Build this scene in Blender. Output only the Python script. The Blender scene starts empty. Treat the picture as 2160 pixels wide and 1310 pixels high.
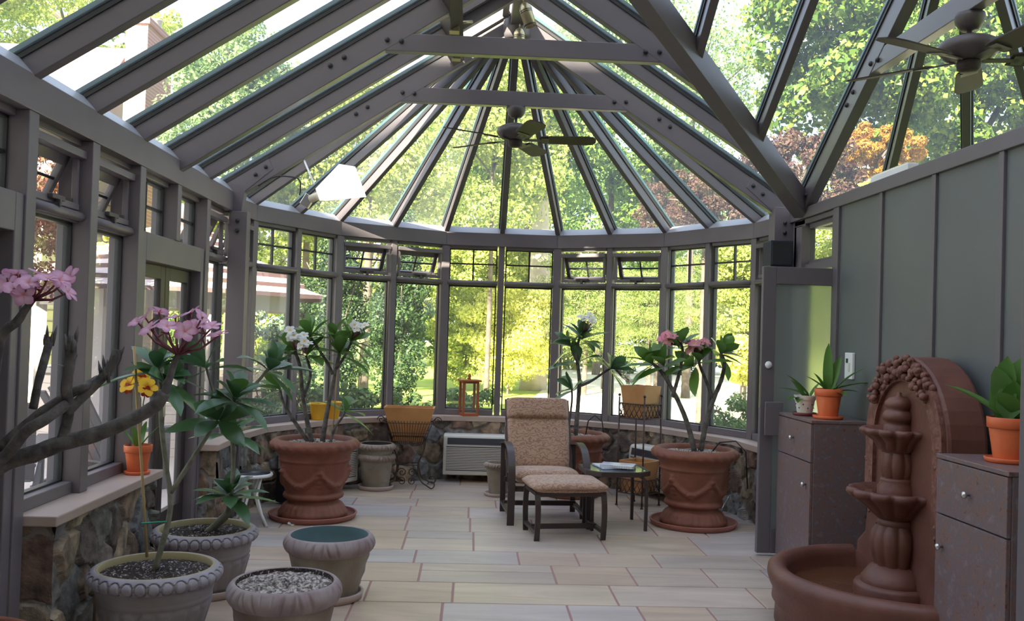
import bpy, math, random
import numpy as np
from mathutils import Vector, Matrix
random.seed(7); RNG = np.random.default_rng(7)
PI = math.pi
sc = bpy.context.scene
COL = sc.collection
V = Vector

# ---------------------------------------------------------------- camera
H = 1.53; F = 1924.55; YAW = .043; PITCH = .0186; ROLL = .0313; CY = 666.63
_r = V((math.cos(YAW), -math.sin(YAW), 0)); _f0 = V((math.sin(YAW), math.cos(YAW), 0)); _u0 = V((0, 0, 1))
_f = _f0*math.cos(PITCH) + _u0*math.sin(PITCH); _u = -_f0*math.sin(PITCH) + _u0*math.cos(PITCH)
_cr = _r*math.cos(ROLL) + _u*math.sin(ROLL); _cu = -_r*math.sin(ROLL) + _u*math.cos(ROLL)
cam_d = bpy.data.cameras.new('camera'); cam = bpy.data.objects.new('camera', cam_d); COL.objects.link(cam)
cam_d.sensor_width = 36; cam_d.lens = 36*F/2160; cam_d.shift_y = (CY-655)/2160; cam_d.clip_end = 400; cam_d.clip_start = .05
M = Matrix((( _cr.x, _cu.x, -_f.x, 0), (_cr.y, _cu.y, -_f.y, 0), (_cr.z, _cu.z, -_f.z, H), (0, 0, 0, 1)))
cam.matrix_world = M
sc.camera = cam

def at(u, v, x=None, y=None, z=None):
    """world point behind a pixel on the plane x=, y= or z="""
    X = (u-1080)/F; Y = (v-CY)/F
    d = _f + _cr*X - _cu*Y
    t = x/d.x if x is not None else y/d.y if y is not None else (z-H)/d.z
    p = d*t; p.z += H
    return p

# ---------------------------------------------------------------- materials
MATS = {}
def mat(name, c, rough=.6, metal=0, c2=None, scale=8, bump=0, bscale=None, spec=.5, detail=4, coat=0, lo=.35, hi=.65, sss=0):
    if name in MATS: return MATS[name]
    m = bpy.data.materials.new(name); m.use_nodes = True; nt = m.node_tree; b = nt.nodes['Principled BSDF']
    b.inputs['Base Color'].default_value = (*c, 1); b.inputs['Roughness'].default_value = rough
    b.inputs['Metallic'].default_value = metal; b.inputs['Specular IOR Level'].default_value = spec
    b.inputs['Coat Weight'].default_value = coat
    tc = nt.nodes.new('ShaderNodeTexCoord')
    if c2 is not None:
        n = nt.nodes.new('ShaderNodeTexNoise'); n.inputs['Scale'].default_value = scale; n.inputs['Detail'].default_value = detail
        r = nt.nodes.new('ShaderNodeValToRGB'); r.color_ramp.elements[0].position = lo; r.color_ramp.elements[1].position = hi
        r.color_ramp.elements[0].color = (*c, 1); r.color_ramp.elements[1].color = (*c2, 1)
        nt.links.new(tc.outputs['Object'], n.inputs['Vector']); nt.links.new(n.outputs['Fac'], r.inputs['Fac'])
        nt.links.new(r.outputs['Color'], b.inputs['Base Color'])
    if bump:
        n2 = nt.nodes.new('ShaderNodeTexNoise'); n2.inputs['Scale'].default_value = bscale or scale*4; n2.inputs['Detail'].default_value = 5
        bp = nt.nodes.new('ShaderNodeBump'); bp.inputs['Strength'].default_value = bump; bp.inputs['Distance'].default_value = .01
        nt.links.new(tc.outputs['Object'], n2.inputs['Vector']); nt.links.new(n2.outputs['Fac'], bp.inputs['Height'])
        nt.links.new(bp.outputs['Normal'], b.inputs['Normal'])
    MATS[name] = m
    return m

def attr_mat(name, rough=.6, noise=.25, scale=12, bump=.2, bscale=40, spec=.5, streak=False):
    """base colour from the mesh's own colour attribute, with fine noise"""
    m = bpy.data.materials.new(name); m.use_nodes = True; nt = m.node_tree; b = nt.nodes['Principled BSDF']
    b.inputs['Roughness'].default_value = rough; b.inputs['Specular IOR Level'].default_value = spec
    a = nt.nodes.new('ShaderNodeAttribute'); a.attribute_name = 'Col'
    tc = nt.nodes.new('ShaderNodeTexCoord'); n = nt.nodes.new('ShaderNodeTexNoise')
    n.inputs['Scale'].default_value = scale; n.inputs['Detail'].default_value = 6
    src = tc.outputs['Object']
    if streak:
        mp = nt.nodes.new('ShaderNodeMapping'); mp.inputs['Scale'].default_value = (.35, 1.6, 1); mp.inputs['Rotation'].default_value = (0, 0, .3)
        nt.links.new(src, mp.inputs['Vector']); src = mp.outputs['Vector']
        n.inputs['Distortion'].default_value = 1.2
    nt.links.new(src, n.inputs['Vector'])
    mr = nt.nodes.new('ShaderNodeMapRange'); mr.inputs[1].default_value = .3; mr.inputs[2].default_value = .7
    mr.inputs[3].default_value = 1-noise; mr.inputs[4].default_value = 1+noise
    nt.links.new(n.outputs['Fac'], mr.inputs[0])
    mx = nt.nodes.new('ShaderNodeVectorMath'); mx.operation = 'SCALE'
    nt.links.new(a.outputs['Color'], mx.inputs[0]); nt.links.new(mr.outputs[0], mx.inputs['Scale'])
    nt.links.new(mx.outputs[0], b.inputs['Base Color'])
    n2 = nt.nodes.new('ShaderNodeTexNoise'); n2.inputs['Scale'].default_value = bscale; n2.inputs['Detail'].default_value = 6
    bp = nt.nodes.new('ShaderNodeBump'); bp.inputs['Strength'].default_value = bump; bp.inputs['Distance'].default_value = .01
    nt.links.new(tc.outputs['Object'], n2.inputs['Vector']); nt.links.new(n2.outputs['Fac'], bp.inputs['Height'])
    nt.links.new(bp.outputs['Normal'], b.inputs['Normal'])
    MATS[name] = m
    return m

def leaf_mat(name, cols, trans=.4, rough=.5, spec=.3, attr=False):
    m = bpy.data.materials.new(name); m.use_nodes = True; nt = m.node_tree; b = nt.nodes['Principled BSDF']
    out = nt.nodes['Material Output']
    b.inputs['Roughness'].default_value = rough; b.inputs['Specular IOR Level'].default_value = spec
    if attr:
        a = nt.nodes.new('ShaderNodeAttribute'); a.attribute_name = 'Col'; col = a.outputs['Color']
    else:
        g = nt.nodes.new('ShaderNodeNewGeometry'); r = nt.nodes.new('ShaderNodeValToRGB')
        while len(r.color_ramp.elements) < len(cols): r.color_ramp.elements.new(.5)
        for i, c in enumerate(cols):
            r.color_ramp.elements[i].position = i/max(1, len(cols)-1); r.color_ramp.elements[i].color = (*c, 1)
        nt.links.new(g.outputs['Random Per Island'], r.inputs['Fac']); col = r.outputs['Color']
    t = nt.nodes.new('ShaderNodeBsdfTranslucent'); mx = nt.nodes.new('ShaderNodeMixShader'); mx.inputs[0].default_value = trans
    nt.links.new(col, b.inputs['Base Color']); nt.links.new(col, t.inputs['Color'])
    nt.links.new(b.outputs[0], mx.inputs[1]); nt.links.new(t.outputs[0], mx.inputs[2]); nt.links.new(mx.outputs[0], out.inputs[0])
    MATS[name] = m
    return m

def glass_mat(name, tint, base_refl=.0, haze=0):
    m = bpy.data.materials.new(name); m.use_nodes = True; nt = m.node_tree
    nt.nodes.remove(nt.nodes['Principled BSDF']); out = nt.nodes['Material Output']
    t = nt.nodes.new('ShaderNodeBsdfTransparent'); t.inputs[0].default_value = (*tint, 1)
    g = nt.nodes.new('ShaderNodeBsdfGlossy'); g.inputs['Roughness'].default_value = .0
    # Schlick reflectance on the outer faces only (a plain slab would show false total reflection inside)
    lw = nt.nodes.new('ShaderNodeLayerWeight'); geo = nt.nodes.new('ShaderNodeNewGeometry')
    def mth(op, x, y):
        n = nt.nodes.new('ShaderNodeMath'); n.operation = op
        for i, q in enumerate((x, y)):
            if isinstance(q, (int, float)): n.inputs[i].default_value = q
            else: nt.links.new(q, n.inputs[i])
        return n.outputs[0]
    sch = mth('ADD', mth('MULTIPLY', mth('POWER', lw.outputs['Facing'], 5), .75), .05)
    fac = mth('MULTIPLY', sch, mth('SUBTRACT', 1, geo.outputs['Backfacing']))
    mx = nt.nodes.new('ShaderNodeMixShader')
    nt.links.new(fac, mx.inputs[0]); nt.links.new(t.outputs[0], mx.inputs[1]); nt.links.new(g.outputs[0], mx.inputs[2])
    last = mx
    if haze:
        d = nt.nodes.new('ShaderNodeBsdfTranslucent'); d.inputs[0].default_value = (.9, .93, 1, 1)
        m2 = nt.nodes.new('ShaderNodeMixShader'); m2.inputs[0].default_value = haze
        nt.links.new(mx.outputs[0], m2.inputs[1]); nt.links.new(d.outputs[0], m2.inputs[2]); last = m2
    nt.links.new(last.outputs[0], out.inputs[0]); MATS[name] = m
    return m

m_frame = mat('taupe_paint', (.150, .127, .138), .42, spec=.5, c2=(.168, .143, .152), scale=3)
m_rafter = mat('taupe_aluminium', (.135, .117, .128), .34)
m_cap = mat('dark_green_cap', (.02, .075, .08), .4)
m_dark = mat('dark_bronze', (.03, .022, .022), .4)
m_gasket = mat('black_gasket', (.02, .02, .022), .5)
m_flash = mat('grey_flashing', (.30, .30, .32), .4)
m_glass = glass_mat('window_glass', (.97, .985, .98), haze=.02)
m_rglass = glass_mat('roof_glass', (.96, .985, .985), haze=.035)
m_wallgreen = mat('grey_green_panel', (.112, .120, .122), .5, c2=(.124, .134, .135), scale=1.2)
m_batten = mat('taupe_batten', (.13, .115, .128), .45)
m_sill = mat('tan_sill', (.42, .31, .26), .5, c2=(.46, .35, .30), scale=4)
m_terra = mat('brown_terracotta', (.18, .056, .030), .6, c2=(.24, .084, .048), scale=7, bump=.25, bscale=60)
m_terra_d = mat('brown_terracotta_saucer', (.27, .095, .068), .6, c2=(.32, .12, .088), scale=5)
m_orange = mat('orange_plastic', (.72, .15, .045), .45, c2=(.66, .13, .04), scale=10)
m_yellow = mat('yellow_glaze', (.85, .45, .02), .3)
m_greypot = mat('weathered_grey_plastic', (.32, .285, .30), .65, c2=(.25, .21, .20), scale=5, bump=.15)
m_greyrim = mat('weathered_lilac_rim', (.38, .34, .38), .6, c2=(.30, .265, .28), scale=9, bump=.15)
m_rimy = mat('yellowed_rim', (.40, .33, .17), .65)
m_carved = mat('weathered_brown_resin', (.20, .14, .10), .7, c2=(.30, .235, .20), scale=6, bump=.3, bscale=70)
m_carvedrim = mat('weathered_mauve_rim', (.26, .19, .19), .65, c2=(.36, .29, .28), scale=8, bump=.2)
m_carvedg = mat('weathered_olive_resin', (.21, .17, .12), .7, c2=(.30, .26, .21), scale=6, bump=.3, bscale=70)
m_blueint = mat('blue_green_interior', (.10, .17, .18), .6)
m_saucer = mat('pink_tan_saucer', (.46, .35, .31), .6)
m_bark = mat('grey_bark', (.055, .047, .045), .8, c2=(.15, .135, .12), scale=22, bump=.6, bscale=50)
m_barkg = mat('green_grey_stem', (.14, .14, .09), .75, c2=(.24, .225, .17), scale=25, bump=.3)
m_pedicel = mat('wine_stalk', (.19, .05, .06), .5)
m_bamboo = mat('bamboo_cane', (.48, .33, .15), .55)
m_tie = mat('green_tie', (.02, .35, .2), .5)
m_iron = mat('rusty_black_iron', (.035, .022, .018), .5, c2=(.09, .045, .03), scale=20)
m_chair = mat('bronze_powdercoat', (.045, .028, .026), .4)
m_tabletop = mat('smoked_glass_top', (.10, .12, .14), .08, spec=.8)
m_wood = mat('oak_wood', (.50, .24, .085), .5, c2=(.40, .18, .06), scale=6)
m_wood2 = mat('redwood', (.35, .10, .035), .5)
m_white = mat('white_metal', (.8, .8, .8), .35)
m_ac = mat('beige_plastic', (.62, .59, .53), .45)
m_acd = mat('dark_louvre', (.04, .04, .055), .5)
m_navy = mat('navy_black_cabinet', (.012, .014, .035), .4)
m_brass = mat('antique_brass', (.42, .36, .2), .35, metal=.7)
m_fan = mat('fan_bronze', (.045, .032, .032), .6, spec=.25)
m_fanl = mat('fan_taupe_metal', (.075, .06, .062), .5)
m_steel = mat('brushed_metal', (.6, .58, .55), .3, metal=1)
m_cream = mat('cream_plastic', (.75, .68, .48), .5)
m_black = mat('black_cable', (.012, .012, .014), .5)
m_stoolseat = mat('black_vinyl', (.02, .02, .028), .35)
m_soil = mat('potting_soil', (.035, .022, .017), .95, c2=(.5, .45, .42), scale=75, detail=3, bump=1, bscale=80, lo=.56, hi=.68)
m_gravel = mat('perlite_gravel', (.10, .075, .06), .9, c2=(.55, .48, .43), scale=60, detail=3, bump=1, bscale=70, lo=.42, hi=.62)
m_shingle = mat('pale_shingle', (.62, .50, .47), .8)
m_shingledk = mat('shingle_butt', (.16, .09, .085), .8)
m_siding = mat('cream_clapboard', (.66, .58, .52), .7)
m_housewall = mat('house_clapboard', (.58, .5, .38), .7)
m_roof = mat('grey_roof_shingle', (.36, .325, .325), .9, c2=(.30, .27, .27), scale=3)
m_gazpost = mat('gazebo_grey_paint', (.42, .38, .38), .6)
m_lawn = mat('lawn_grass', (.30, .42, .06), .9, c2=(.42, .50, .09), scale=1.2, bump=.5, bscale=30)
m_sunlitlawn = mat('pale_sunlit_lawn', (.78, .72, .56), .95, c2=(.82, .76, .60), scale=3)  # lawn in strong sun, its brightness put into the colour
m_patio = mat('pink_patio_stone', (.56, .46, .42), .8, c2=(.62, .52, .47), scale=2)
m_adir = mat('grey_wood_chair', (.10, .085, .09), .7)
m_trunk = mat('tree_bark', (.085, .065, .05), .85, c2=(.15, .12, .095), scale=6, bump=.6)
m_sunlitbark = mat('sunlit_tree_bark', (.50, .42, .34), .85, c2=(.62, .54, .45), scale=4, bump=.5)  # lighter bark for one trunk: the sun on it is put into the colour
m_paper = mat('magazine_cover', (.72, .72, .78), .3, c2=(.40, .36, .55), scale=9, lo=.45, hi=.6)
m_paperw = mat('paper', (.8, .8, .8), .5)
m_fountain = mat('fountain_redbrown', (.125, .045, .030), .5, c2=(.165, .062, .042), scale=6, bump=.2, bscale=50)
m_fountrough = mat('fountain_rough', (.13, .047, .031), .6, c2=(.21, .085, .060), scale=30, bump=1, bscale=28)
m_whitepot = mat('white_ceramic', (.75, .70, .64), .35)
m_maroon = mat('maroon_saucer', (.16, .03, .03), .4)
m_backwall = mat('house_back_wall', (.50, .44, .38), .8)
m_orchid = leaf_mat('orchid_leaf', [(.06, .17, .03), (.13, .26, .05)], .25, .35, .5)
m_plum = leaf_mat('plumeria_leaf', [(.05, .12, .05), (.075, .16, .06), (.12, .23, .05)], .22, .28, .8)
m_plumy = leaf_mat('plumeria_leaf_light', [(.07, .16, .04), (.14, .27, .05), (.08, .17, .045)], .35, .3, .7)
m_petal = leaf_mat('petal', [], .35, .5, .3, attr=True)

def granite():
    m = bpy.data.materials.new('mauve_granite_laminate'); m.use_nodes = True; nt = m.node_tree; b = nt.nodes['Principled BSDF']
    tc = nt.nodes.new('ShaderNodeTexCoord'); n = nt.nodes.new('ShaderNodeTexNoise'); n.inputs['Scale'].default_value = 22
    n.inputs['Detail'].default_value = 6; n.inputs['Roughness'].default_value = .7
    r = nt.nodes.new('ShaderNodeValToRGB'); e = r.color_ramp.elements
    e[0].position = .3; e[0].color = (.075, .05, .053, 1); e[1].position = .68; e[1].color = (.24, .175, .17, 1)
    k = e.new(.42); k.color = (.21, .12, .10, 1); k = e.new(.52); k.color = (.14, .11, .118, 1)
    nt.links.new(tc.outputs['Object'], n.inputs['Vector']); nt.links.new(n.outputs['Fac'], r.inputs['Fac'])
    nt.links.new(r.outputs['Color'], b.inputs['Base Color']); b.inputs['Roughness'].default_value = .4
    return m
m_granite = granite()

def fabric():
    m = bpy.data.materials.new('tan_scroll_fabric'); m.use_nodes = True; nt = m.node_tree; b = nt.nodes['Principled BSDF']
    tc = nt.nodes.new('ShaderNodeTexCoord'); w = nt.nodes.new('ShaderNodeTexWave'); w.wave_type = 'RINGS'
    w.inputs['Scale'].default_value = 9; w.inputs['Distortion'].default_value = 14; w.inputs['Detail'].default_value = 2; w.inputs['Detail Scale'].default_value = 2.2
    r = nt.nodes.new('ShaderNodeValToRGB'); e = r.color_ramp.elements
    e[0].position = .05; e[0].color = (.275, .15, .10, 1); e[1].position = .6; e[1].color = (.42, .262, .178, 1)
    nt.links.new(tc.outputs['Object'], w.inputs['Vector']); nt.links.new(w.outputs['Fac'], r.inputs['Fac'])
    nt.links.new(r.outputs['Color'], b.inputs['Base Color']); b.inputs['Roughness'].default_value = .9
    b.inputs['Sheen Weight'].default_value = .3
    return m
m_fabric = fabric()

def brick():
    m = bpy.data.materials.new('chimney_brick'); m.use_nodes = True; nt = m.node_tree; b = nt.nodes['Principled BSDF']
    tc = nt.nodes.new('ShaderNodeTexCoord'); mp = nt.nodes.new('ShaderNodeMapping'); mp.inputs['Rotation'].default_value = (PI/2, 0, 0)
    t = nt.nodes.new('ShaderNodeTexBrick'); t.inputs['Scale'].default_value = 3.2
    t.inputs['Color1'].default_value = (.42, .2, .16, 1); t.inputs['Color2'].default_value = (.34, .15, .13, 1); t.inputs['Mortar'].default_value = (.5, .38, .34, 1)
    nt.links.new(tc.outputs['Object'], mp.inputs['Vector']); nt.links.new(mp.outputs['Vector'], t.inputs['Vector'])
    nt.links.new(t.outputs['Color'], b.inputs['Base Color']); b.inputs['Roughness'].default_value = .9
    return m
m_brick = brick()

def frosted():
    m = bpy.data.materials.new('frosted_door_glass'); m.use_nodes = True; nt = m.node_tree; b = nt.nodes['Principled BSDF']
    b.inputs['Base Color'].default_value = (.62, .70, .68, 1); b.inputs['Transmission Weight'].default_value = .85
    b.inputs['Roughness'].default_value = .33; b.inputs['IOR'].default_value = 1.12
    return m
m_frost = frosted()

def water():
    m = bpy.data.materials.new('brown_water'); m.use_nodes = True; nt = m.node_tree; b = nt.nodes['Principled BSDF']
    b.inputs['Base Color'].default_value = (.12, .05, .025, 1); b.inputs['Roughness'].default_value = .05
    n = nt.nodes.new('ShaderNodeTexNoise'); n.inputs['Scale'].default_value = 9
    bp = nt.nodes.new('ShaderNodeBump'); bp.inputs['Strength'].default_value = .15; bp.inputs['Distance'].default_value = .02
    nt.links.new(n.outputs['Fac'], bp.inputs['Height']); nt.links.new(bp.outputs['Normal'], b.inputs['Normal'])
    return m
m_water = water()

# ---------------------------------------------------------------- mesh builder
def frame_axes(d, up=V((0, 0, 1))):
    d = d.normalized()
    s = d.cross(up)
    if s.length < 1e-4: s = d.cross(V((0, 1, 0)))
    s.normalize(); u = s.cross(d).normalized()
    return d, s, u

class MB:
    def __init__(self): self.v = []; self.f = []; self.sm = []; self.c = []
    def add(self, vs, fs, smooth=False, col=None):
        o = len(self.v); self.v += [tuple(p) for p in vs]
        for f in fs: self.f.append(tuple(i+o for i in f)); self.sm.append(smooth)
        if col is not None: self.c += [col]*len(vs) if not isinstance(col, list) else col
        return self
    def box(self, x0, x1, y0, y1, z0, z1, col=None):
        vs = [(x, y, z) for z in (z0, z1) for y in (y0, y1) for x in (x0, x1)]
        return self.add(vs, [(0, 2, 3, 1), (4, 5, 7, 6), (0, 1, 5, 4), (2, 6, 7, 3), (0, 4, 6, 2), (1, 3, 7, 5)], col=col)
    def mbox(self, m, sx, sy, sz):
        vs = [m @ V((x*sx/2, y*sy/2, z*sz/2)) for z in (-1, 1) for y in (-1, 1) for x in (-1, 1)]
        return self.add(vs, [(0, 2, 3, 1), (4, 5, 7, 6), (0, 1, 5, 4), (2, 6, 7, 3), (0, 4, 6, 2), (1, 3, 7, 5)])
    def beam(self, p0, p1, w, h, up=V((0, 0, 1)), drop=0):
        """bar from p0 to p1, w wide, h deep; the axis lies at `drop` above its middle"""
        p0 = V(p0); p1 = V(p1); d, s, u = frame_axes(p1-p0, up)
        vs = []
        for p in (p0, p1):
            for a, b in ((-1, -1), (1, -1), (1, 1), (-1, 1)): vs.append(p + s*(a*w/2) + u*(b*h/2 - drop))
        return self.add(vs, [(0, 1, 2, 3), (7, 6, 5, 4), (0, 4, 5, 1), (1, 5, 6, 2), (2, 6, 7, 3), (3, 7, 4, 0)])
    def tube(self, pts, r, seg=8, caps=True, flat=None):
        pts = [V(p) for p in pts]; n = len(pts)
        rs = r if isinstance(r, (list, tuple)) else [r]*n
        vs = []; fs = []; prev = None
        for i, p in enumerate(pts):
            d = (pts[min(i+1, n-1)] - pts[max(i-1, 0)])
            if d.length < 1e-9: d = V((0, 0, 1))
            d.normalize()
            if prev is None:
                s = d.orthogonal().normalized()
            else:
                s = prev - d*prev.dot(d)
                s = s.normalized() if s.length > 1e-6 else d.orthogonal().normalized()
            prev = s; u = d.cross(s)
            for k in range(seg):
                a = 2*PI*k/seg; vs.append(p + (s*math.cos(a) + u*math.sin(a))*rs[i])
        for i in range(n-1):
            for k in range(seg):
                k2 = (k+1) % seg; fs.append((i*seg+k, i*seg+k2, (i+1)*seg+k2, (i+1)*seg+k))
        if caps: fs.append(tuple(range(seg))[::-1]); fs.append(tuple((n-1)*seg+k for k in range(seg)))
        return self.add(vs, fs, True)
    def band(self, pts, w, t, wdir):
        """flat bar (w wide along wdir, t thick) swept along pts"""
        pts = [V(p) for p in pts]; wd = V(wdir).normalized(); n = len(pts); vs = []; fs = []
        for i, p in enumerate(pts):
            d = (pts[min(i+1, n-1)] - pts[max(i-1, 0)]).normalized(); u = d.cross(wd).normalized()
            for a, b in ((-1, -1), (1, -1), (1, 1), (-1, 1)): vs.append(p + wd*(a*w/2) + u*(b*t/2))
        for i in range(n-1):
            for k in range(4):
                k2 = (k+1) % 4; fs.append((i*4+k, i*4+k2, (i+1)*4+k2, (i+1)*4+k))
        fs.append((3, 2, 1, 0)); fs.append(tuple((n-1)*4+k for k in range(4)))
        return self.add(vs, fs, False)
    def lathe(self, prof, cx=0, cy=0, cz=0, seg=48, fn=None, a0=0, a1=2*PI, cap=False, smooth=True, sx=1, sy=1):
        full = abs(a1-a0-2*PI) < 1e-6; n = seg if full else seg+1; vs = []; fs = []
        for i, (r, z) in enumerate(prof):
            for k in range(n):
                a = a0 + (a1-a0)*k/seg; rr = r + (fn(a, i, r, z) if fn else 0)
                vs.append((cx + rr*math.cos(a)*sx, cy + rr*math.sin(a)*sy, cz+z))
        for i in range(len(prof)-1):
            for k in range(seg):
                k2 = (k+1) % n; fs.append((i*n+k, i*n+k2, (i+1)*n+k2, (i+1)*n+k))
        if cap:
            if prof[0][0] > 1e-5: fs.append(tuple(range(n))[::-1])
            if prof[-1][0] > 1e-5: fs.append(tuple((len(prof)-1)*n+k for k in range(n)))
        return self.add(vs, fs, smooth)
    def sphere(self, c, r, seg=10, rings=6, sx=1, sy=1, sz=1):
        prof = [(max(1e-4, r*math.sin(PI*i/rings)), -r*math.cos(PI*i/rings)*sz) for i in range(rings+1)]
        return self.lathe(prof, c[0], c[1], c[2], seg, sx=sx, sy=sy)
    def prism(self, poly, axis, t0, t1):
        """polygon in the plane across `axis`, from t0 to t1 along it"""
        def P(a, b, t): return {'x': (t, a, b), 'y': (a, t, b), 'z': (a, b, t)}[axis]
        n = len(poly); vs = [P(a, b, t0) for a, b in poly] + [P(a, b, t1) for a, b in poly]
        fs = [tuple(range(n))[::-1], tuple(range(n, 2*n))] + [(i, (i+1) % n, (i+1) % n+n, i+n) for i in range(n)]
        return self.add(vs, fs)
    def build(self, name, material, parent=None, bevel=0, subsurf=0, loc=None, seg=2):
        me = bpy.data.meshes.new(name); me.from_pydata(self.v, [], self.f); me.update()
        me.polygons.foreach_set('use_smooth', self.sm)
        if self.c and len(self.c) == len(self.v):
            ca = me.color_attributes.new('Col', 'FLOAT_COLOR', 'POINT')
            ca.data.foreach_set('color', [x for c in self.c for x in (*c, 1)])
        import bmesh
        bm = bmesh.new(); bm.from_mesh(me); bmesh.ops.recalc_face_normals(bm, faces=bm.faces); bm.to_mesh(me); bm.free()
        o = bpy.data.objects.new(name, me); COL.objects.link(o)
        if material: me.materials.append(material)
        if parent: o.parent = parent
        if loc: o.location = loc
        if bevel:
            b = o.modifiers.new('bevel', 'BEVEL'); b.width = bevel; b.segments = seg; b.limit_method = 'ANGLE'; b.harden_normals = False
        if subsurf:
            s = o.modifiers.new('sub', 'SUBSURF'); s.levels = subsurf; s.render_levels = subsurf
        return o

def thing(name, label, cat, loc=(0, 0, 0), rz=0, group=None):
    o = bpy.data.objects.new(name, None); COL.objects.link(o); o.location = loc; o.rotation_euler = (0, 0, rz)
    o.empty_display_size = .1; o['label'] = label; o['category'] = cat
    if group: o['group'] = group
    return o
def tag(o, label, cat, group=None):
    o['label'] = label; o['category'] = cat
    if group: o['group'] = group
    return o
def struct(o, label=None, cat=None):
    o['kind'] = 'structure'
    if label: o['label'] = label
    if cat: o['category'] = cat
    return o
def sempty(name, label, cat, loc=(0, 0, 0)):
    return struct(thing(name, label, cat, loc))
def copy_tree(o, parent=None):
    c = o.copy(); COL.objects.link(c); c.parent = parent
    if parent is not None: c.matrix_parent_inverse = o.matrix_parent_inverse
    for ch in list(o.children): copy_tree(ch, c)
    return c

# ---------------------------------------------------------------- the place's main measures
XC = .287; D0 = 7.45; R = 2.305; XL = XC-R; XR = XC+R
ZE0 = 2.44; ZE1 = 2.58; ZS = .65; ZG = .71; ZT = 2.05      # eave beam, sill top, glass bottom, transom rail
ROOF0 = 2.69; SL = .65; RIDGE = ROOF0 + SL*R               # glass plane at the wall line, slope, ridge height
WY = 4.80                                                  # axis of the side wing (its ridge runs along x)
BAY = .67
YS = [D0-BAY*k for k in range(0, 10)]                      # rafter and post lines of the left wall

def glz(x): return ROOF0 + SL*(R-abs(x-XC))
def glzw(y): return ROOF0 + SL*(R-abs(y-WY))

# ---------------------------------------------------------------- floor
def floor():
    mb = MB()
    pal = [(.50, .385, .30), (.46, .37, .31), (.44, .375, .345), (.51, .40, .31), (.45, .355, .30), (.48, .395, .335), (.42, .365, .35), (.52, .41, .31), (.47, .35, .265), (.50, .40, .33), (.46, .385, .36)]
    rnd = random.Random(11); y = 0.2
    rows = []
    while y < 9.8:
        h = rnd.choice([.36, .45, .52, .60, .42]); rows.append((y, y+h)); y += h
    for (y0, y1) in rows:
        x = -2.05 - rnd.random()*.5
        while x < 2.62:
            w = rnd.choice([.40, .55, .70, .85, .50, .95]); x1 = x+w
            cells = [(x, x1, y0, y1)]
            if y1-y0 > .42 and rnd.random() < .38:
                ym = y0+(y1-y0)*rnd.choice([.4, .5, .6]); cells = [(x, x1, y0, ym), (x, x1, ym, y1)]
            for (a, b, c, d) in cells:
                a2 = max(a, -2.05); b2 = min(b, 2.6)
                cx = (a2+b2)/2
                if b2-a2 < .06: continue
                if (c+d)/2 > D0 and (cx-XC)**2+((c+d)/2-D0)**2 > (R+.05)**2: continue
                j = .006; col = rnd.choice(pal); k = .93+.13*rnd.random(); col = tuple(t*k for t in col)
                mb.box(a2+j, b2-j, c+j, d-j, -.03, 0, col=col)
            x = x1
    t = mb.build('floor', attr_mat('flagstone', .38, .16, 3.5, .12, 18, streak=True), bevel=.004)
    struct(t, 'cream and pink sandstone flagstone floor laid in random ashlar', 'floor')
    g = MB(); pts = [(-2.06, .1), (2.61, .1), (2.61, D0)] + [(XC+(R+.02)*math.sin(a), D0+(R+.02)*math.cos(a)) for a in [PI/2*(1-i/12) for i in range(25)]] + [(-2.06, D0)]
    g.prism(pts, 'z', -.06, -.006); g.build('grout_bed', mat('pink_grout', (.36, .20, .18), .9), t)
floor()

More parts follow.
